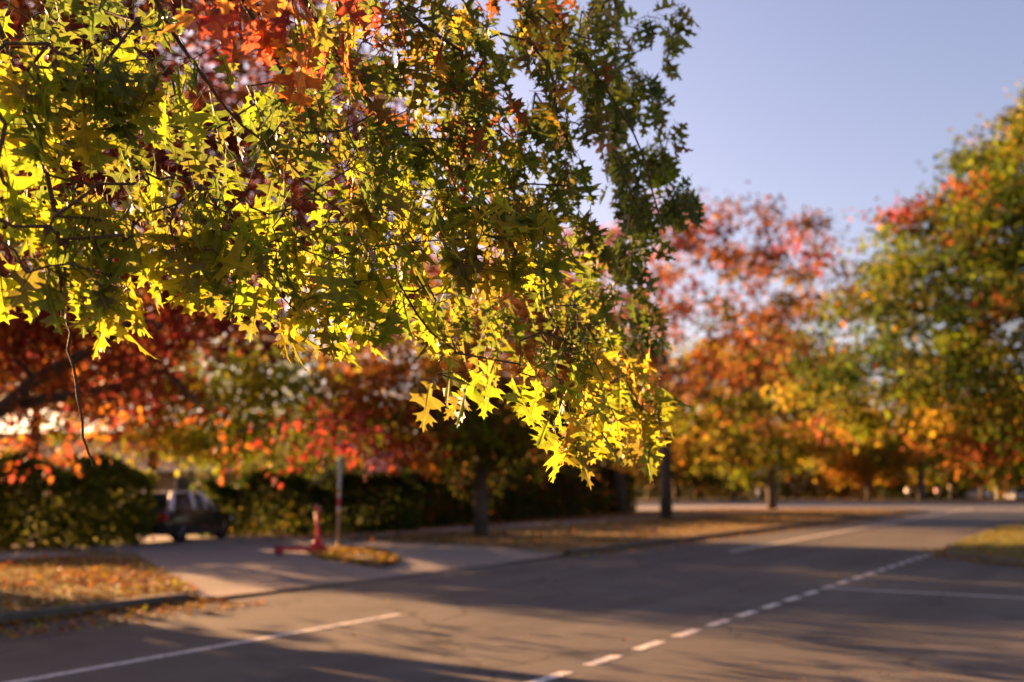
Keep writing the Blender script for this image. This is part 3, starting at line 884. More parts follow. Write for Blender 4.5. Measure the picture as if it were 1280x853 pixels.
def house(label, c, rotz, w_, d_, h, rise, wall_m, roof_m, openings, name='house'):
    root = thing(name, label, 'house', c, rotz)
    mb = MB(); mb.box((0, 0, h / 2), (w_, d_, h))
    mb.add([(-w_/2, -d_/2, h), (-w_/2, d_/2, h), (-w_/2, 0, h + rise)], [[0, 1, 2]])
    mb.add([(w_/2, -d_/2, h), (w_/2, d_/2, h), (w_/2, 0, h + rise)], [[0, 2, 1]])
    mb.build('wall', wall_m, root)
    # roof in courses of tiles, each course stepping over the one below
    mb = MB(); n = 11; ov = .55
    for sg in (-1, 1):
        for k in range(n):
            f0, f1 = k / n, (k + 1.25) / n
            y0, y1 = sg * (d_/2 + ov) * (1 - f0), sg * (d_/2 + ov) * (1 - min(1, f1))
            sl = rise / (d_/2)
            z0 = h - ov * sl + (rise + ov * sl) * f0 + .06; z1 = h - ov * sl + (rise + ov * sl) * min(1, f1) + .03
            mb.add([(-w_/2 - ov, y0, z0), (w_/2 + ov, y0, z0), (w_/2 + ov, y1, z1), (-w_/2 - ov, y1, z1),
                    (-w_/2 - ov, y0, z0 + .05), (w_/2 + ov, y0, z0 + .05), (w_/2 + ov, y1, z1 + .05), (-w_/2 - ov, y1, z1 + .05)],
                   [[0,3,2,1],[4,5,6,7],[0,1,5,4],[1,2,6,5],[2,3,7,6],[3,0,4,7]])
    rf = mb.build('roof', roof_m, root)
    mb = MB(); mb.box((0, 0, h + rise + .13), (w_ + 2*ov, .3, .14)); mb.build('ridge', roof_m, rf)
    mb = MB()
    for sg in (-1, 1): mb.box((0, sg * (d_/2 + ov + .06), h - ov * rise / (d_/2) + .02), (w_ + 2*ov, .1, .16))
    mb.build('gutter', M['white'], root)
    for kind, x0, x1, z0, z1 in openings:
        y = -d_/2
        xc, zc, ww, hh = (x0 + x1)/2, (z0 + z1)/2, x1 - x0, z1 - z0
        if kind == 'window':
            fr = MB()
            for dx in (-ww/2, 0, ww/2): fr.box((xc + dx, y - .03, zc), (.07, .1, hh + .07))
            for dz in (-hh/2, hh/2): fr.box((xc, y - .026, zc + dz), (ww - .07, .09, .07))
            f = fr.build('window', M['white'], root)
            p = MB(); p.box((xc, y - .008, zc), (ww, .02, hh)); p.build('pane', M['glass'], f)
        elif kind == 'garage':
            p = MB(); p.box((xc, y - .02, zc), (ww, .05, hh)); gd = p.build('garage_door', M['wall_tan'], root)
            n_ = 5
            for k in range(n_):
                q = MB(); q.box((xc, y - .06, z0 + hh * (k + .5) / n_), (ww - .06, .04, hh / n_ - .03)); q.build('panel', M['wall_tan'], gd, bevel=.008)
        else:
            p = MB(); p.box((xc, y - .03, zc), (ww, .07, hh)); dr = p.build('door', M['door'], root)
            q = MB(); q.tube([(xc + ww*.38, y - .07, zc), (xc + ww*.38, y - .14, zc)], .03, 8); q.build('handle', M['white'], dr)
    return root
hc = P(190, 612, 47) * [1, 1, 0] + [0, 0, .1]
house('tan walled house with a brown tiled roof behind the parked car', hc, RAD(-8), 17, 8, 2.55, 1.5, M['wall_tan'], M['roof_brown'],
      [('garage', -.5, 2.4, 0, 2.2), ('window', 3.2, 5.0, .9, 2.1), ('door', 5.6, 6.5, 0, 2.1), ('window', -5, -3, .9, 2.1)])
hc = P(415, 612, 56) * [1, 1, 0] + [0, 0, .1]
house('low house with a maroon roof behind the sign pole', hc, RAD(-14), 10, 7, 2.35, 1.5, M['wall_grey'], M['roof_maroon'],
      [('window', -3.6, -1.8, .9, 2.0), ('door', -.6, .3, 0, 2.05), ('window', 1.4, 3.6, .9, 2.0)])
hc = P(1138, 612, 176) * [1, 1, 0] + [0, 0, .13]
house('grey gabled house glimpsed between trees beyond the cross street', hc, RAD(80), 9, 8, 3.0, 2.0, M['wall_grey'], M['roof_brown'], [('window', -2.5, -.5, 1, 2.3), ('window', 1, 3, 1, 2.3)])

# ------------------------------------------------------------------ vehicles
M['tyre'] = mat('tyre rubber', (.02, .02, .02), .85)
M['alloy'] = mat('alloy wheel', (.12, .12, .12), .35, metal=.9)
M['lamp_red'] = mat('tail lamp', (.35, .02, .02), .15)
M['lamp_clear'] = mat('head lamp', (.6, .6, .6), .1)
M['trim'] = mat('black trim', (.015, .015, .015), .5)
M['plate'] = mat('number plate', (.6, .58, .5), .4)

def car(label, c, rotz, body_m, top_m, group=None, L=4.3, Wd=1.78, H=1.46):
    """nose at +Y; local floor at z = 0"""
    root = thing('parked_car', label, 'car', c, rotz, group)
    hw, hl = Wd / 2, L / 2
    # lower body: lofted rings along the length
    prof = [(-hl, .42, .80, .90), (-hl + .06, .30, .93, .94), (-hl + .35, .22, .98, 1.0), (-.9, .2, .97, 1.0), (.3, .2, .94, 1.0), (hl - 1.15, .2, .90, 1.0), (hl - .5, .22, .80, .97), (hl - .12, .28, .68, .88), (hl, .38, .58, .78)]
    mb = MB(); vs, fs = [], []
    for y, z0, z1, k in prof:
        x = hw * k
        vs += [(-x * .92, y, z0), (-x, y, z0 + .14), (-x, y, (z0 + z1) / 2 + .05), (-x * .955, y, z1 - .04), (-x * .88, y, z1), (x * .88, y, z1), (x * .955, y, z1 - .04), (x, y, (z0 + z1) / 2 + .05), (x, y, z0 + .14), (x * .92, y, z0)]
    n = 10
    for i in range(len(prof) - 1):
        for k in range(n): fs.append([i*n + k, i*n + (k+1) % n, (i+1)*n + (k+1) % n, (i+1)*n + k])
    fs += [list(range(n))[::-1], [(len(prof)-1)*n + k for k in range(n)]]
    mb.add(vs, fs)
    mb.build('body', body_m, root, bevel=.02, smooth=True)
    # greenhouse: roof, pillars and glass
    zb = .95
    lo = [(-hl + .22, zb), (hl - 1.25, zb - .06)]
    hi = [(-hl + .62, H - .05), (hl - 2.05, H - .04)]
    xb, xt = hw * .90, hw * .70
    mb = MB()
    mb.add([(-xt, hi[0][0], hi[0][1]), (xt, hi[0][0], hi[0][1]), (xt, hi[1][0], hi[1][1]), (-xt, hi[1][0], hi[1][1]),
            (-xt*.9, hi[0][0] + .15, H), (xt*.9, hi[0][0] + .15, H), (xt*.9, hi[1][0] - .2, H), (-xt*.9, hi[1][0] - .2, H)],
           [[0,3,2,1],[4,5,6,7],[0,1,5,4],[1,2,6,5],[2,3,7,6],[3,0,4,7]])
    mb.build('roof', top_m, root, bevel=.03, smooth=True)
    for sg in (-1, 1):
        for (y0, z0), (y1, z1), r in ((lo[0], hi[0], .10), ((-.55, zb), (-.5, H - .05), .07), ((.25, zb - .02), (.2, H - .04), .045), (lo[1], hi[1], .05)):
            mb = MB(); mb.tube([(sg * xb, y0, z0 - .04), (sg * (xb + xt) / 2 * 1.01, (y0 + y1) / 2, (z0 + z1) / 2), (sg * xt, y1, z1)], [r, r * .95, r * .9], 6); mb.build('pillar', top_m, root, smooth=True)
        mb = MB(); k = .985
        a = [(sg * xb * k, lo[0][0] + .1, zb), (sg * xb * k, lo[1][0] - .1, zb - .05), (sg * xt * k, hi[1][0], H - .06), (sg * xt * k, hi[0][0], H - .06)]
        mb.add(a + [(p[0] - sg * .012, p[1], p[2]) for p in a], [[0,1,2,3],[7,6,5,4],[0,4,5,1],[1,5,6,2],[2,6,7,3],[3,7,4,0]])
        mb.build('side_window', M['car_glass'], root)
        mb = MB(); mb.box((sg * (hw + .09), .55, 1.0), (.17, .1, .13)); mb.build('wing_mirror', body_m, root, bevel=.02)
        mb = MB(); mb.box((sg * hw * .80, -hl + .0, .74), (.26, .09, .2)); mb.build('tail_light', M['lamp_red'], root, bevel=.02)
        mb = MB(); mb.box((sg * hw * .66, hl - .05, .58), (.34, .1, .14)); mb.build('headlight', M['lamp_clear'], root, bevel=.02)
        for y in (-hl + .82, hl - .86):
            mb = MB(); q = []
            for r, xx in ((.20, .0), (.295, .0), (.315, .03), (.315, .17), (.295, .2)): q.append((r, xx))
            vs, fs = [], []; nn = 20
            for r, xx in q:
                for k in range(nn): vs.append((sg * (hw - .2 + xx), y + r * math.cos(6.2832*k/nn), .315 + r * math.sin(6.2832*k/nn)))
            for i in range(len(q) - 1):
                for k in range(nn): fs.append([i*nn + k, i*nn + (k+1) % nn, (i+1)*nn + (k+1) % nn, (i+1)*nn + k])
            mb.add(vs, fs); wh = mb.build('wheel', M['tyre'], root, smooth=True)
            mb = MB()
            for k in range(5):
                a_ = 6.2832 * k / 5
                mb.tube([(sg * (hw - .02), y, .315), (sg * (hw - .03), y + .2 * math.cos(a_), .315 + .2 * math.sin(a_))], [.05, .035], 5)
            vs = []
            mb.tube([(sg * (hw - .1), y, .315), (sg * (hw - .04), y, .315)], [.205, .205], 20)
            mb.build('rim', M['alloy'], wh)
    for nm, p0, p1, q0, q1 in (('rear_window', (xb*.92, lo[0][0] + .02, zb), None, (xt*.92, hi[0][0] - .02, H - .08), None), ('windscreen', (xb*.92, lo[1][0] - .02, zb - .04), None, (xt*.92, hi[1][0] + .02, H - .07), None)):
        mb = MB(); a = [(-p0[0], p0[1], p0[2]), p0, q0, (-q0[0], q0[1], q0[2])]
        mb.add(a + [(p[0], p[1] + (.012 if nm == 'rear_window' else -.012), p[2]) for p in a], [[0,1,2,3],[7,6,5,4],[0,4,5,1],[1,5,6,2],[2,6,7,3],[3,7,4,0]])
        mb.build(nm, M['car_glass'], root)
    mb = MB(); mb.box((0, -hl - .01, .62), (.38, .02, .13)); mb.build('number_plate', M['plate'], root)
    mb = MB(); mb.box((0, -hl + .05, .40), (Wd * .86, .14, .16)); mb.build('bumper', M['trim'], root, bevel=.03)
    mb = MB(); mb.box((0, hl - .03, .42), (Wd * .66, .1, .14)); mb.build('grille', M['trim'], root, bevel=.02)
    return root
def glass_mat():
    m = bpy.data.materials.new('car glass'); m.use_nodes = True
    t = m.node_tree; b = t.nodes['Principled BSDF']
    b.inputs['Base Color'].default_value = (.02, .025, .025, 1); b.inputs['Roughness'].default_value = .03
    tr = t.nodes.new('ShaderNodeBsdfTransparent'); tr.inputs[0].default_value = (.55, .58, .55, 1)
    mx = t.nodes.new('ShaderNodeMixShader'); mx.inputs[0].default_value = .5
    t.links.new(b.outputs[0], mx.inputs[1]); t.links.new(tr.outputs[0], mx.inputs[2]); t.links.new(mx.outputs[0], t.nodes['Material Output'].inputs[0])
    return m
M['car_glass'] = glass_mat()
M['paint_black'] = mat('black car paint', (.008, .008, .01), .25, coat=1.0)
M['paint_silver_and_glare'] = mat('silver car paint and roof glare', (.75, .73, .72), .3, metal=.0, coat=1.0)
M['paint_white'] = mat('pale car paint', (.62, .66, .72), .3, coat=1.0)
cc = P(224, 612, 30.5) * [1, 1, 0] + [0, 0, .14]
car('dark car with reflected sky painted pale on its roof and pillars, parked in the driveway between two hedges', cc, RAD(-10), M['paint_black'], M['paint_silver_and_glare'])  # pale top colour stands for sky reflected on dark glossy paint
cc = P(1268, 612, 148) * [1, 1, 0] + [0, 0, .135]
car('pale car far off at the right end of the cross street', cc, RAD(-8), M['paint_white'], M['paint_white'], L=4.4, Wd=1.9, H=1.65)
cc = P(1219, 612, 165) * [1, 1, 0] + [0, 0, .135]
car('distant grey car parked between the sign posts under the trees', cc, RAD(30), M['paint_silver_and_glare'], M['paint_silver_and_glare'])

# ------------------------------------------------------------------ scooter, sign pole, small street furniture
M['scooter_red'] = mat('red scooter plastic', (.75, .03, .045), .35, noise=(6, (.5, .03, .04), .4, .6))
M['steel'] = mat('galvanised steel', (.45, .44, .42), .45, metal=.7, noise=(12, (.36, .35, .33), .4, .6))
M['band_red'] = mat('red band', (.5, .02, .03), .5)
M['band_yellow'] = mat('yellow band', (.6, .38, .03), .5)
M['band_white'] = mat('white band', (.7, .68, .66), .5)
M['sign_pink'] = mat('faded red sign back', (.55, .3, .3), .5)
M['sign_yellow'] = mat('yellow sign', (.65, .5, .1), .5)

def scooter(c, rotz):
    root = thing('kick_scooter', 'red electric kick scooter parked upright beside the striped sign pole', 'scooter', c, rotz)
    b = mbd = MB()
    # nose at +X
    mb = MB(); pr = [(-.46, .13), (-.42, .10), (.26, .10), (.36, .16), (.40, .26), (.33, .26), (.27, .19), (-.40, .19)]
    n = len(pr); mb.add([(x, -.085, z) for x, z in pr] + [(x, .085, z) for x, z in pr], [list(range(n)), list(range(n, 2*n))[::-1]] + [[i, n + i, n + (i+1) % n, (i+1) % n] for i in range(n)])
    dk = mb.build('deck', M['scooter_red'], root, bevel=.012)
    mb = MB(); mb.box((-.06, 0, .193), (.5, .14, .008)); mb.build('grip_tape', M['trim'], dk)
    mb = MB(); mb.tube([(.36, 0, .2), (.385, 0, .34), (.355, 0, .62), (.31, 0, 1.16)], [.07, .062, .048, .036], 10); mb.build('stem', M['scooter_red'], root, smooth=True)
    mb = MB(); mb.tube([(.29, 0, .2), (.36, 0, .36)], [.05, .03], 8); mb.tube([(.20, 0, .19), (.345, 0, .42)], [.03, .022], 8); mb.build('brace', M['scooter_red'], root, smooth=True)
    mb = MB(); mb.tube([(.27, -.24, 1.15), (.305, -.1, 1.17), (.31, 0, 1.175), (.305, .1, 1.17), (.27, .24, 1.15)], .017, 8)
    hb = mb.build('handlebar', M['trim'], root, smooth=True)
    for sg in (-1, 1):
        mb = MB(); mb.tube([(.288, sg * .13, 1.158), (.268, sg * .245, 1.15)], [.024, .022], 8); mb.build('grip', M['trim'], hb, smooth=True)
        mb = MB(); mb.tube([(.33, sg * .1, 1.165), (.33, sg * .2, 1.15)], [.008, .006], 5); mb.build('brake_lever', M['steel'], hb)
    mb = MB(); mb.box((.35, 0, 1.02), (.08, .12, .2)); mb.build('control_box', M['scooter_red'], root, bevel=.02)
    mb = MB(); mb.tube([(.385, 0, 1.06), (.41, 0, 1.06)], [.03, .027], 10); mb.build('headlight', M['lamp_clear'], root)
    for x_, r in ((-.52, .115), (.46, .125)):
        mb = MB(); vs, fs = [], []; nn, k2 = 20, 8
        for i in range(nn):
            a = 6.2832 * i / nn
            for j in range(k2):
                q = 6.2832 * j / k2
                rr = r - .028 + .028 * math.cos(q)
                vs.append((x_ + rr * math.cos(a), .026 * math.sin(q), r + rr * math.sin(a)))
        for i in range(nn):
            for j in range(k2): fs.append([i*k2 + j, ((i+1) % nn)*k2 + j, ((i+1) % nn)*k2 + (j+1) % k2, i*k2 + (j+1) % k2])
        mb.add(vs, fs); wl = mb.build('wheel', M['tyre'], root, smooth=True)
        mb = MB(); mb.tube([(x_, -.02, r), (x_, .02, r)], [r * .62, r * .62], 16); mb.build('rim', M['scooter_red'], wl)
        mb = MB(); vs = []
        a0 = RAD(25) if x_ > 0 else RAD(70)
        for i in range(8):
            a = a0 + RAD(100) * i / 7; rr = r + .022
            for y in (-.04, .04):
                for dr in (0, .008): vs.append((x_ + (rr + dr) * math.cos(a), y, r + (rr + dr) * math.sin(a)))
        fs = []
        for i in range(7):
            q = i * 4
            fs += [[q, q+4, q+6, q+2], [q+1, q+3, q+7, q+5], [q, q+1, q+5, q+4], [q+2, q+6, q+7, q+3]]
        mb.add(vs, fs); mb.build('mudguard', M['scooter_red'], root)
    for sg in (-1, 1):
        mb = MB(); mb.tube([(.40, sg * .045, .27), (.46, sg * .045, .125)], [.018, .014], 6); mb.build('fork_leg', M['scooter_red'], root)
        mb = MB(); mb.box((-.48, sg * .05, .125), (.14, .015, .04)); mb.build('rear_arm', M['scooter_red'], root)
    mb = MB(); mb.tube([(-.05, .08, .11), (-.12, .19, .0)], .008, 6); mb.build('kickstand', M['steel'], root)
    return root
sb = G(377, 694, .14)
scooter(np.array((sb[0], sb[1], far_z(17, -15) + .017)), RAD(8))

pole_b = G(422, 691, .12)
pr = thing('sign_pole', 'tall striped sign pole standing in the leaf pile beside the red scooter', 'sign pole', pole_b)
mb = MB(); mb.tube([(0, 0, -.1), (0, 0, 2.72)], .038, 12); mb.build('pole', M['steel'], pr, smooth=True)
for nm, m_, z0, z1 in (('yellow_band', M['band_yellow'], 1.42, 1.52), ('white_band', M['band_white'], 1.34, 1.42), ('red_band', M['band_red'], 1.10, 1.34), ('white_band', M['band_white'], 1.0, 1.10), ('yellow_band', M['band_yellow'], .90, 1.0), ('yellow_band', M['band_yellow'], .05, .28)):
    mb = MB(); mb.tube([(0, 0, z0), (0, 0, z1)], .042, 12); mb.build(nm, m_, pr, smooth=True)
mb = MB(); mb.box((.16, -.05, 2.56), (.42, .012, .22)); sg_ = mb.build('sign_plate', M['sign_pink'], pr, bevel=.004)
mb = MB()
for z in (2.49, 2.63): mb.box((0, -.02, z), (.11, .1, .03))
mb.build('bracket', M['steel'], sg_)

for lb, px, Y, hh in (('pale sign post under the trees left of the distant grey car', 1187, 152, 5.2), ('pale sign post right of the distant grey car', 1245, 152, 4.6)):
    c = P(px, 612, Y) * [1, 1, 0] + [0, 0, .13]
    r_ = thing('street_sign', lb, 'street sign', c, group='sign posts beyond the cross street')
    mb = MB(); mb.tube([(0, 0, 0), (0, 0, hh)], .09, 8); mb.build('post', M['steel'], r_)
    mb = MB(); mb.box((0, -.12, hh - .9), (.75, .05, 1.5)); mb.build('plate', M['sign_yellow'], r_, bevel=.02)
for lb, px, Y, m_ in (('white letterbox by the trunk of the forked oak', 1135, 147, M['band_white']), ('small reddish letterbox right of the forked oak', 1172, 147, M['sign_pink'])):
    c = P(px, 612, Y) * [1, 1, 0] + [0, 0, .13]
    r_ = thing('letterbox', lb, 'letterbox', c, group='letterboxes beyond the cross street')
    mb = MB(); mb.box((0, 0, .55), (.25, .25, 1.1)); mb.build('post', M['bark'], r_, bevel=.02)
    mb = MB(); mb.prism([(-.3, 1.1), (.3, 1.1), (.3, 1.5), (0, 1.75), (-.3, 1.5)], -.35, .35); mb.build('box', m_, r_, bevel=.02)

# ------------------------------------------------------------------ the walker by the far trunk
def person(c, rotz):
    root = thing('person', 'person walking in a pale top and dark trousers by the golden oak', 'person', c, rotz)
    def skin(name, pts, edges, rad, m_, parent):
        me = bpy.data.meshes.new(name); me.from_pydata(pts, edges, []); me.update(); me.materials.append(m_)
        o = link(name, me, parent)
        md = o.modifiers.new('skin', 'SKIN'); md.use_smooth_shade = True
        sv = me.skin_vertices[0].data
        for i, r in enumerate(rad): sv[i].radius = (r, r) if not isinstance(r, tuple) else r
        sv[0].use_root = True
        o.modifiers.new('sub', 'SUBSURF').levels = 1
        return o
    sk = mat('skin', (.45, .24, .16), .6); tp = mat('pale top', (.6, .58, .6), .9); tr = mat('dark trousers', (.03, .035, .06), .9)
    pts = [(0, 0, .95), (0, 0, 1.15), (0, .02, 1.38), (0, .03, 1.5), (0, .05, 1.6), (0, .06, 1.72),
           (-.2, .02, 1.4), (-.26, -.08, 1.12), (-.25, .02, .88), (.2, .02, 1.4), (.26, .10, 1.13), (.24, .26, .95),
           (-.1, .02, .9), (-.11, .22, .5), (-.1, .26, .08), (-.1, .4, .04), (.1, -.02, .9), (.11, -.08, .5), (.1, -.34, .14), (.1, -.24, .04)]
    ed = [(0,1),(1,2),(2,3),(3,4),(4,5),(2,6),(6,7),(7,8),(2,9),(9,10),(10,11),(0,12),(12,13),(13,14),(14,15),(0,16),(16,17),(17,18),(18,19)]
    rd = [(.17,.12),(.15,.11),(.17,.12),.06,(.085,.1),(.07,.09),.07,.045,.035,.07,.045,.035,.1,.07,.045,.035,.1,.07,.045,.035]
    skin('body', pts, ed, rd, sk, root)
    skin('shirt', [pts[0], pts[1], pts[2], pts[6], pts[7], pts[9], pts[10]], [(0,1),(1,2),(2,3),(3,4),(2,5),(5,6)], [(.19,.14),(.17,.13),(.18,.135),.085,.06,.085,.06], tp, root)
    skin('trousers', [pts[0], pts[12], pts[13], pts[14], pts[16], pts[17], pts[18]], [(0,1),(1,2),(2,3),(0,4),(4,5),(5,6)], [(.18,.13),.115,.085,.06,.115,.085,.06], tr, root)
    return root
pc = G(948, 632, .12)
person(pc, RAD(60))

# ------------------------------------------------------------------ fallen leaves and grass
def inside_poly(pts, poly):
    x, y = pts[:, 0], pts[:, 1]; r = np.zeros(len(pts), bool); j = len(poly) - 1
    for i in range(len(poly)):
        xi, yi, xj, yj = poly[i][0], poly[i][1], poly[j][0], poly[j][1]
        c = ((yi > y) != (yj > y)) & (x < (xj - xi) * (y - yi) / (yj - yi + 1e-12) + xi); r ^= c; j = i
    return r
rg = np.random.default_rng(5)
def litter(name, pts, zfn, size, opts, lift=.01, seed=0):
    r = np.random.default_rng(seed + 100); n = len(pts)
    z = np.array([zfn(p) for p in pts]) + lift + r.uniform(0, .025, n)
    pos = np.column_stack([pts[:, :2], z])
    ax = r.normal(size=(n, 3)) * [1, 1, .22]; nr = r.normal(size=(n, 3)) * .35 + [0, 0, 1]
    col = np.array([pick(r, *opts) for _ in range(n)]) * r.uniform(.7, 1.3, (n, 1))
    return mass(name, NOTCH, pos, ax, nr, size * r.uniform(.6, 1.3, n), col, M['litter'])
def st_pts(n, s0, s1, t0, t1, pw=1.0):
    s = rg.uniform(s0, s1, n); t = t0 + (t1 - t0) * rg.random(n) ** pw
    return np.column_stack([s * UX + t * UY, s * UY - t * UX, s, t])
LOP = ((3, BRN), (2, RST), (2, ORG), (2, GOLD), (1, YEL))
p = st_pts(26000, -6, 14.8, FAR - .1, -20.4)
ld = np.array([drive_left(t) for t in p[:, 3]])
p = p[p[:, 2] < ld - .1]
dn = .5 + .5 * np.sin(p[:, 0] * 1.1) * np.sin(p[:, 1] * .9 + 1)
p = p[rg.random(len(p)) < .25 + .6 * dn]
litter('fallen_leaves', p, lambda q: .125, .12, LOP, seed=1)
p = st_pts(15000, 23.2, 80, FAR - .1, -27)
litter('fallen_leaves', p[rg.random(len(p)) < .7], lambda q: .125, .14, ((4, BRN), (2, RST), (1, ORG), (1, GOLD)), seed=2)
# gutters and strays on the asphalt
q1 = st_pts(3200, -4, 11, FAR + .12, FAR + 1.5, 2.6); q2 = st_pts(2200, 22, 70, FAR + .12, FAR + 1.1, 2.4); q3 = st_pts(90, 0, 45, FAR, NEAR)
cl = np.array([c_[:2] for c_ in corner[2:14]]); ci = rg.integers(0, len(cl), 900)
q4 = cl[ci] + rg.normal(size=(900, 2)) * .28
q5 = np.column_stack([rg.uniform(2.2, 7, 500), rg.uniform(7.5, 10.0, 500)])
q6 = np.array([G(780, 804)[:2], G(568, 716)[:2], G(972, 803)[:2], G(1242, 812)[:2]])
litter('fallen_leaves', np.concatenate([q1[:, :2], q2[:, :2], q3[:, :2], q4, q6]), lambda q: .004, .085, ((3, BRN), (2, ORG), (3, GOLD), (1, YEL)), seed=3)
litter('fallen_leaves', q5, lambda q: .002, .03, ((5, BRN), (2, RST), (1, GOLD)), seed=13)
# the pile round the sign pole: a low mound and its leaves
isl = [G(x_, y_)[:2] for x_, y_ in ((383, 700), (398, 693), (430, 690), (470, 697), (500, 708), (478, 714), (430, 711), (395, 706))]
ic = np.mean(isl, axis=0)
mv = [(ic[0], ic[1], .24)] + [((a[0] + ic[0]) / 2, (a[1] + ic[1]) / 2, .22) for a in isl] + [(a[0], a[1], .12) for a in isl]
k_ = len(isl)
o = link('leaf_mound', new_mesh('leaf_mound', mv, [[0, 1 + i, 1 + (i+1) % k_] for i in range(k_)] + [[1 + i, 1 + k_ + i, 1 + k_ + (i+1) % k_, 1 + (i+1) % k_] for i in range(k_)], (M['verge'],), True)); o['kind'] = 'structure'
q = np.column_stack([rg.uniform(ic[0] - 2.6, ic[0] + 2.6, 9000), rg.uniform(ic[1] - 2.6, ic[1] + 2.6, 9000)])
q = q[inside_poly(q, isl)]
litter('fallen_leaves', q, lambda p_: .24 - .10 * min(1, np.linalg.norm(p_[:2] - ic) / 1.9), .13, ((3, GOLD), (2, ORG), (2, YEL), (2, BRN)), lift=.0, seed=4)

def grass(name, pts, z, hgt, opts, seed):
    r = np.random.default_rng(seed); n = len(pts)
    bl = (np.array([(-.05, 0, 0), (.05, 0, 0), (.03, .6, .08), (0, 1, .25), (-.03, .6, .08)], dtype=np.float32), np.array([[0, 1, 2], [0, 2, 4], [4, 2, 3]], dtype=np.int32))
    ax = r.normal(size=(n, 3)) * .45 + [0, 0, 1]
    col = np.array([pick(r, *opts) for _ in range(n)]) * r.uniform(.7, 1.3, (n, 1))
    return mass(name, bl, np.column_stack([pts[:, :2], np.full(n, z)]), ax, r.normal(size=(n, 3)), hgt * r.uniform(.5, 1.4, n), col, M['blade'])
p = st_pts(42000, -5, 14.8, FAR - .1, -20.4); ld = np.array([drive_left(t) for t in p[:, 3]]); p = p[p[:, 2] < ld - .1]
p = p[rg.random(len(p)) < .35 + .65 * (np.sin(p[:, 0] * .7 + 2) * np.sin(p[:, 1] * .8) > -.1)]
GOP = ((3, (.10, .10, .02)), (2, (.16, .13, .04)), (1, (.06, .08, .015)))
grass('grass', p, .115, .085, GOP, 7)
p = np.column_stack([rg.uniform(9, 26, 70000), rg.uniform(20, 42, 70000)]); p = p[inside_poly(p, right_poly)]
grass('grass', p, .105, .10, ((3, (.11, .13, .02)), (2, (.15, .14, .03)), (1, (.06, .09, .015))), 8)
p = st_pts(30000, 23.5, 75, FAR - .1, -20)
grass('grass', p, .115, .12, ((2, (.10, .09, .02)), (3, (.17, .12, .05))), 9)
p2 = np.column_stack([rg.uniform(9, 26, 5000), rg.uniform(20, 42, 5000)]); p2 = p2[inside_poly(p2, right_poly)]
litter('fallen_leaves', p2, lambda q: .12, .12, LOP, seed=6)

# ------------------------------------------------------------------ the near oak whose branches fill the picture
rng = np.random.default_rng(77)
TB = np.array((-2.6, -2.2, .11))
oak = thing('oak_tree', 'near oak with sharp yellow green lobed leaves hanging over the street', 'tree', TB)
K = Skel()
tr = K.path([TB + np.array((.05 * math.sin(z), .06 * math.cos(1.3 * z), z - .05)) for z in (0, .4, 1, 1.8, 2.6, 3.4, 4.4, 5.6, 7, 8.5)])
for i, k in enumerate(tr): K.lock[k] = (.36, .29, .26, .25, .24, .22, .19, .15, .10, .04)[i]
def Q(px, py, off=0.15): return P(px, py, D(px) + off)
def limb(j, pts, r0, r1):
    pts = [K.p[tr[j]]] + [np.array(p, float) for p in pts]
    for _ in range(2):      # round the corners
        q = [pts[0]]
        for p0, p1 in zip(pts[:-1], pts[1:]): q += [p0 * .75 + p1 * .25, p0 * .25 + p1 * .75]
        pts = q + [pts[-1]]
    pts = [p + rng.normal(size=3) * .004 for p in pts]
    n = len(pts); par = tr[j]
    for i, p in enumerate(pts): par = K.add(p, par, r1 + (r0 - r1) * (1 - i / (n - 1)) ** 3.0)

limb(5, [(-2.2, -.4, 4.1), P(60, -330, 2.3), Q(165, -60), Q(245, 95), Q(340, 195), Q(430, 270)], .05, .004)
limb(5, [(-1.6, -.3, 4.4), P(280, -330, 2.6), Q(360, -40), Q(455, 135), Q(560, 205), Q(650, 300), Q(705, 430, .05), Q(770, 520, 0)], .052, .004)
limb(6, [(-1.1, .1, 5.0), P(480, -330, 3.2), Q(590, -60), Q(700, 40), Q(790, 150), Q(830, 290)], .05, .004)
limb(4, [(-2.4, -.6, 3.5), P(-150, -200, 2.3), Q(-60, 20), Q(-10, 150), Q(70, 200), Q(110, 260), Q(140, 350)], .03, .0035)
limb(4, [(-2.3, -.5, 3.6), P(-100, -250, 2.3), Q(0, 40), Q(70, 250, .05), Q(80, 380, .05), Q(92, 470, .05), Q(104, 540, .05), Q(118, 585, .05)], .03, .0035)
limb(5, [(-1.9, 0, 4.0), P(200, -250, 2.4), Q(300, 0), Q(420, 200), Q(520, 400, 0), Q(570, 440, -.3)], .045, .004)
# limbs away from the picture, so that the tree is whole
limb(4, [(-3.6, -3.2, 3.9), (-5.0, -4.6, 4.0)], .08, .02); limb(5, [(-2.0, -4.0, 4.6), (-1.2, -6.0, 4.4)], .08, .02)
limb(6, [(-4.0, -1.6, 5.6), (-5.6, -1.0, 5.6)], .07, .02); limb(6, [(-1.0, -2.8, 5.6), (1.0, -3.4, 5.4)], .07, .02)

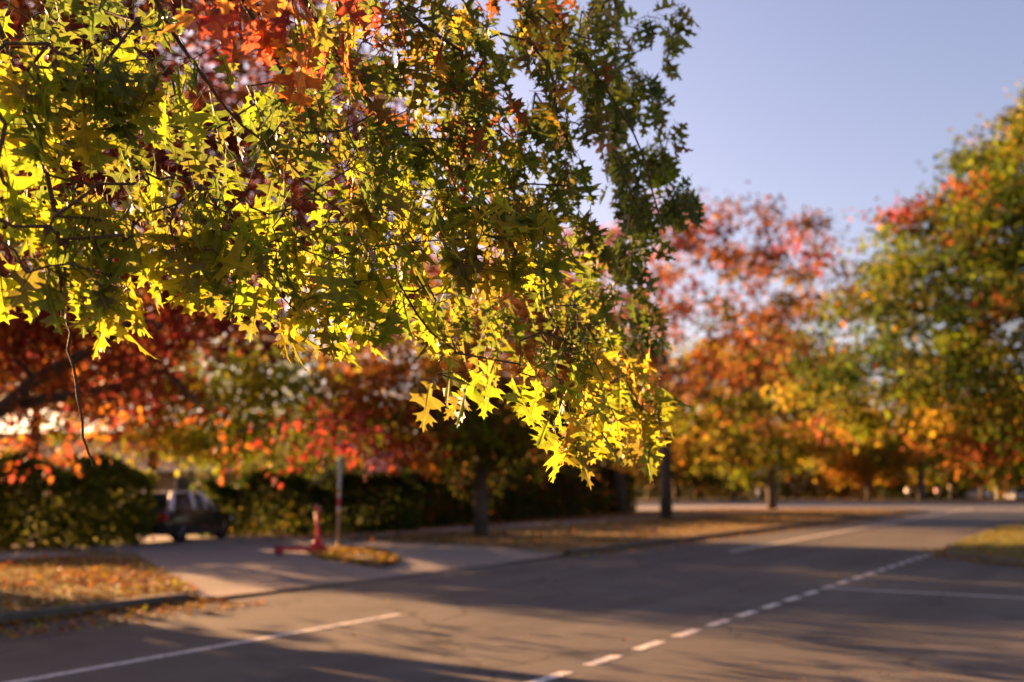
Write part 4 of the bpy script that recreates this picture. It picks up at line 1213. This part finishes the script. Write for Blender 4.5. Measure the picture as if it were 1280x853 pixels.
# sprays: (x, y, half width, half height) in the photograph, distance range, number, colours
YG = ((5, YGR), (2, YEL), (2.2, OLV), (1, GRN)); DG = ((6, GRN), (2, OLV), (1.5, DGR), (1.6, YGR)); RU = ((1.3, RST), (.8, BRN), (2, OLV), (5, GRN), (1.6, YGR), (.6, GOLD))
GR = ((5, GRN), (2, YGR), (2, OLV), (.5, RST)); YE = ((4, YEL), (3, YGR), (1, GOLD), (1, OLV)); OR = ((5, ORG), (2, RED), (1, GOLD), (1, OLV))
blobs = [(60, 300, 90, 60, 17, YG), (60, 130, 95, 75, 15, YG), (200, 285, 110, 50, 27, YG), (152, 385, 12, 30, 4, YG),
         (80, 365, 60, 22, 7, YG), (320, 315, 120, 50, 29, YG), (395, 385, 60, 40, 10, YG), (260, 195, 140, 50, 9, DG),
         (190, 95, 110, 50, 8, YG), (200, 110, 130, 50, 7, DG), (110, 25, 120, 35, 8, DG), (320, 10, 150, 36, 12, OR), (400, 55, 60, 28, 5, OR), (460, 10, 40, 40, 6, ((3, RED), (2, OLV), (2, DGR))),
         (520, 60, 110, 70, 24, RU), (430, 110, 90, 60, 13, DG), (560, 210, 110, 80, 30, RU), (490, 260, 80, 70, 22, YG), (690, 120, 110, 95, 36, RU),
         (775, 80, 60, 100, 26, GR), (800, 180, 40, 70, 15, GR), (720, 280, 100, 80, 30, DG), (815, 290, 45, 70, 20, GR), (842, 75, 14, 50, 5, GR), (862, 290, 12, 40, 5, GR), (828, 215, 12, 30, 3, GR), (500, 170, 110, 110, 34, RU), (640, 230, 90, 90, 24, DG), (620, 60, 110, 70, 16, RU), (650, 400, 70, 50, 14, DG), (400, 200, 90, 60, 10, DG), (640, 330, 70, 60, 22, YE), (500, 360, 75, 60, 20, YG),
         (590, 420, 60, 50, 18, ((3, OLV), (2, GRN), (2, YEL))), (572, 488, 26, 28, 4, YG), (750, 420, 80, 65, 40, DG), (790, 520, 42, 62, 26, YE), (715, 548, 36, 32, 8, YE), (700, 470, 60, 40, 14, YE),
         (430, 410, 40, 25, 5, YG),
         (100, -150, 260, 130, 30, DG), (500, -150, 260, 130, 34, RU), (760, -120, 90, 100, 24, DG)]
tg, opt = [], []
for cx, cy, rx, ry, n, ops in blobs:
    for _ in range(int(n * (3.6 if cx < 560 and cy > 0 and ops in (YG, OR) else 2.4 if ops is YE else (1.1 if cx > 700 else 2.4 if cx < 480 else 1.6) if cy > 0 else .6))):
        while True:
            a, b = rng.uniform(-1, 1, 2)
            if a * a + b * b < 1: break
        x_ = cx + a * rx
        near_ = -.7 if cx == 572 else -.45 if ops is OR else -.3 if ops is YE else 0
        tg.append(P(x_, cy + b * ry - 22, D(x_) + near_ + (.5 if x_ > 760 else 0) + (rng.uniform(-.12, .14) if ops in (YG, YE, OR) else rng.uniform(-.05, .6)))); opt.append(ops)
# the rest of the crown, behind and above the camera
nv = len(tg)
for _ in range(150):
    q = ell((-2.6, -2.6, 5.6), (4.2, 3.6, 3.0))(rng)
    if q[1] > .4 or (q[2] < 3.4): continue
    tg.append(q); opt.append(DG)
tg = np.array(tg)
tips = K.grow(tg, rng, TB + np.array((0, 0, 4.0)), step=.13, wig=.16, up=.10, allowed=lambda i: K.p[i][2] > 1.2 and i not in (0, 1, 2, 3))
r, kids = K.radii(.0016, 2.45)
mb = MB(); tube_mesh(mb, K, r, tr, TB, 16); mb.build('trunk', M['bark'], oak, smooth=True)
tset = set(tr)
for i in tr:
    for k in kids[i]:
        if k in tset: continue
        mb = MB()
        for ch in K.chains(r, kids, k):
            rm = r[ch[1]] if len(ch) > 1 else r[ch[0]]
            tube_mesh(mb, K, r, ch, TB, 8 if rm > .02 else 5)
        mb.build('limb', M['twig'], oak, smooth=True)
# leaves round every twig end
pos, axs, nrs, siz, cols, var, vis = [], [], [], [], [], [], []
down = np.array((0, 0, -1.0))
acorns = []
for k in range(len(tg)):
    t_ = tips[k]
    # walk back along the twig
    path = [t_]
    while K.par[path[-1]] >= 0 and len(path) < 4: path.append(K.par[path[-1]])
    n = rng.integers(4, 8)
    base_c = pick(rng, *opt[k])
    sprn = np.array((-.95, .35, .15)) + rng.normal(size=3) * .3; sprd = unit(down + rng.normal(size=3) * .45)
    for i in range(n):
        j = min(int(rng.exponential(.7)), len(path) - 2); f = rng.random()
        p0 = K.p[path[j]] * (1 - f * .8) + K.p[path[j + 1]] * f * .8
        tw = unit(K.p[path[j]] - K.p[path[j + 1]])
        pd = unit(unit(rng.normal(size=3)) * .9 + tw * .6 + down * .55)
        ln = rng.uniform(.09, .150)
        ax = unit(pd * .5 + down * rng.uniform(.35, 1.4) + rng.normal(size=3) * .25)
        p1 = p0 + pd * ln * .36 * .9
        pos.append(p1); axs.append(ax)
        if k < nv and opt[k] in (YG, YE, OR):      # sunny sprays turn their blades to the light
            nrs.append(rng.normal(size=3) * .55 + sprn)
            ax = unit(ax * .6 + sprd * .7 + rng.normal(size=3) * .15); axs[-1] = ax; ln *= 1.24
        else: nrs.append(rng.normal(size=3) * 1.0 + np.array((-.5, .2, .3)))
        siz.append(ln)
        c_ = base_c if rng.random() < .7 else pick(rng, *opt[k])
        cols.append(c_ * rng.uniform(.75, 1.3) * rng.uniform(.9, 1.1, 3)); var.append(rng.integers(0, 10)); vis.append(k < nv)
    if k < nv and rng.random() < .07: acorns.append((K.p[path[1]].copy(), t_))
pos, axs, nrs, siz, cols, var, vis = map(np.array, (pos, axs, nrs, siz, cols, var, vis))
px, py, dd = proj(pos)
# the sunny outer face carries most of the leaves: thin those that stand in its shade
from mathutils.bvhtree import BVHTree
ctr_ = pos + axs * siz[:, None] * .4
fr_ = frames(axs, nrs) * siz[:, None, None] * np.array((1.15, 1, 1))
lv = (np.einsum('nij,kj->nki', fr_, NOTCH[0]) + pos[:, None, :]).reshape(-1, 3)
lf = (NOTCH[1][None] + (np.arange(len(pos)) * len(NOTCH[0]))[:, None, None]).reshape(-1, 3)
bvh = BVHTree.FromPolygons(lv.tolist(), lf.tolist()); per_leaf = len(NOTCH[1])
keep = np.ones(len(pos), bool)
cull = np.where((px > -80) & (px < 560) & (py > 190) & (py < 620) | (px >= 560) & (px < 720) & (py > 320) | (px > 640) & (py > 450) | (px < 480) & (py <= 70) & (py > -60), .86,
                np.where((px > -80) & (px < 480) & (py > -60), .66, np.where((px > -80) & (px < 760) & (py > -60), .40, 0.0)))
for i in np.argsort(-(pos @ SUN_V)):
    if cull[i] == 0: continue
    sh = 0
    for f in (.25, .5, .75):
        p0 = Vector(pos[i] + axs[i] * siz[i] * f + SUN_V * .012)
        for _ in range(8):
            h = bvh.ray_cast(p0, sun_dir)
            if h[0] is None: break
            if keep[h[2] // per_leaf] and h[2] // per_leaf != i: sh += 1; break
            p0 = h[0] + sun_dir * .004
    if sh >= 2 and rng.random() < min(.97, cull[i] * 1.12): keep[i] = False
    elif sh == 1 and rng.random() < cull[i] * .75: keep[i] = False
# no tight rosettes: at most a handful of leaves in any small cell of the crown
for shift in (0.0, .06):
    cell = {}
    for i in rng.permutation(np.where(keep)[0]):
        q = tuple(np.floor((ctr_[i] + shift) / .12).astype(int)); cell[q] = cell.get(q, 0) + 1
        if cell[q] > 5: keep[i] = False
pos, axs, nrs, siz, cols, var, vis = (a_[keep] for a_ in (pos, axs, nrs, siz, cols, var, vis))
px, py, dd = proj(pos)
big = siz / np.maximum(dd, .1) * ((px > 0) & (px < 1280) & (py > 0) & (py < 840) & (dd > .5))
# prefer leaves on the near surface: few others in front of them
order = np.argsort(-big)[:1500]
score = []
for i in order:
    c_ = pos[i] + axs[i] * siz[i] * .5
    x0, y0, d0 = proj(c_); near_n = np.sum((np.hypot(px - x0[0], py - y0[0]) < 22) & (dd < d0[0] - .06))
    score.append(big[i] / (1 + .8 * near_n))
single = set(order[np.argsort(-np.array(score))[:300]].tolist())
FR = frames(axs, nrs)
for i in sorted(single):
    o = link('leaf', LEAF_ME[var[i]], oak)
    mtx = Matrix(FR[i].tolist()).to_4x4() @ Matrix.Scale(float(siz[i]), 4)
    mtx.translation = Vector(pos[i] - TB)
    o.matrix_basis = mtx
    o.color = (*np.clip(cols[i], .003, .9).tolist(), 1)
rest = np.array([i for i in range(len(pos)) if i not in single])
# one joined foliage mesh from all leaf shapes
vv, ff, cc_, uu, nb = [], [], [], [], 0
for q in range(10):
    ids = rest[var[rest] == q]; v, tri = LEAF_TRI[q]
    Rm = FR[ids] * siz[ids][:, None, None]
    a = (np.einsum('nij,kj->nki', Rm, v) + (pos[ids] - TB)[:, None, :]).reshape(-1, 3)
    vv.append(a); ff.append((tri[None] + (np.arange(len(ids)) * len(v))[:, None, None]).reshape(-1, 3) + nb); nb += len(a)
    c4 = np.ones((len(ids), 4), dtype=np.float32); c4[:, :3] = np.clip(cols[ids], .003, .9); cc_.append(np.repeat(c4, len(tri), axis=0))
    uu.append(np.tile(LEAF_UV[q][tri.ravel()], (len(ids), 1)))
me = new_mesh('foliage', np.concatenate(vv), np.concatenate(ff), (M['oak_leaves'],))
at = me.attributes.new('leaf_color', 'FLOAT_COLOR', 'FACE'); at.data.foreach_set('color', np.concatenate(cc_).ravel())
ul = me.uv_layers.new(name='uv'); ul.data.foreach_set('uv', np.concatenate(uu).astype(np.float32).ravel())
o = link('foliage', me, oak); o['kind'] = 'stuff'
# acorns in twos and threes on the twigs
def lathe(mb, prof, n=10):
    vs, fs = [], []
    for r_, z in prof:
        for k in range(n): vs.append((r_ * math.cos(6.2832*k/n), r_ * math.sin(6.2832*k/n), z))
    for i in range(len(prof) - 1):
        for k in range(n): fs.append([i*n + k, i*n + (k+1) % n, (i+1)*n + (k+1) % n, (i+1)*n + k])
    mb.add(vs, fs)
mb = MB(); lathe(mb, [(.001, -.014), (.004, -.0125), (.0068, -.008), (.0072, -.002), (.006, .003)]); ac_me = mb.build('acorn', M['acorn'], oak, smooth=True)
mb = MB(); lathe(mb, [(.0085, -.003), (.0088, .002), (.007, .006), (.003, .0085), (.0012, .0145), (.0002, .015)]); cup_me = mb.build('cup', M['cup'], ac_me, smooth=True)
first = True
P_AC = P(588, 522, 3.2)
spots = [(a[0], 0) for a in acorns[:26]]
for c0, _ in spots:
    for q in range(int(rng.integers(1, 4))):
        l_ = c0 + rng.normal(size=3) * .009 + np.array((0, 0, -.016)) - TB
        if first: o = ac_me; first = False
        else:
            o = ac_me.copy(); C.objects.link(o); o.parent = oak
            c2 = cup_me.copy(); C.objects.link(c2); c2.parent = o
        o.location = tuple(l_); o.rotation_euler = (rng.normal() * .5, rng.normal() * .5, 0); s_ = rng.uniform(.95, 1.3); o.scale = (s_, s_, s_)
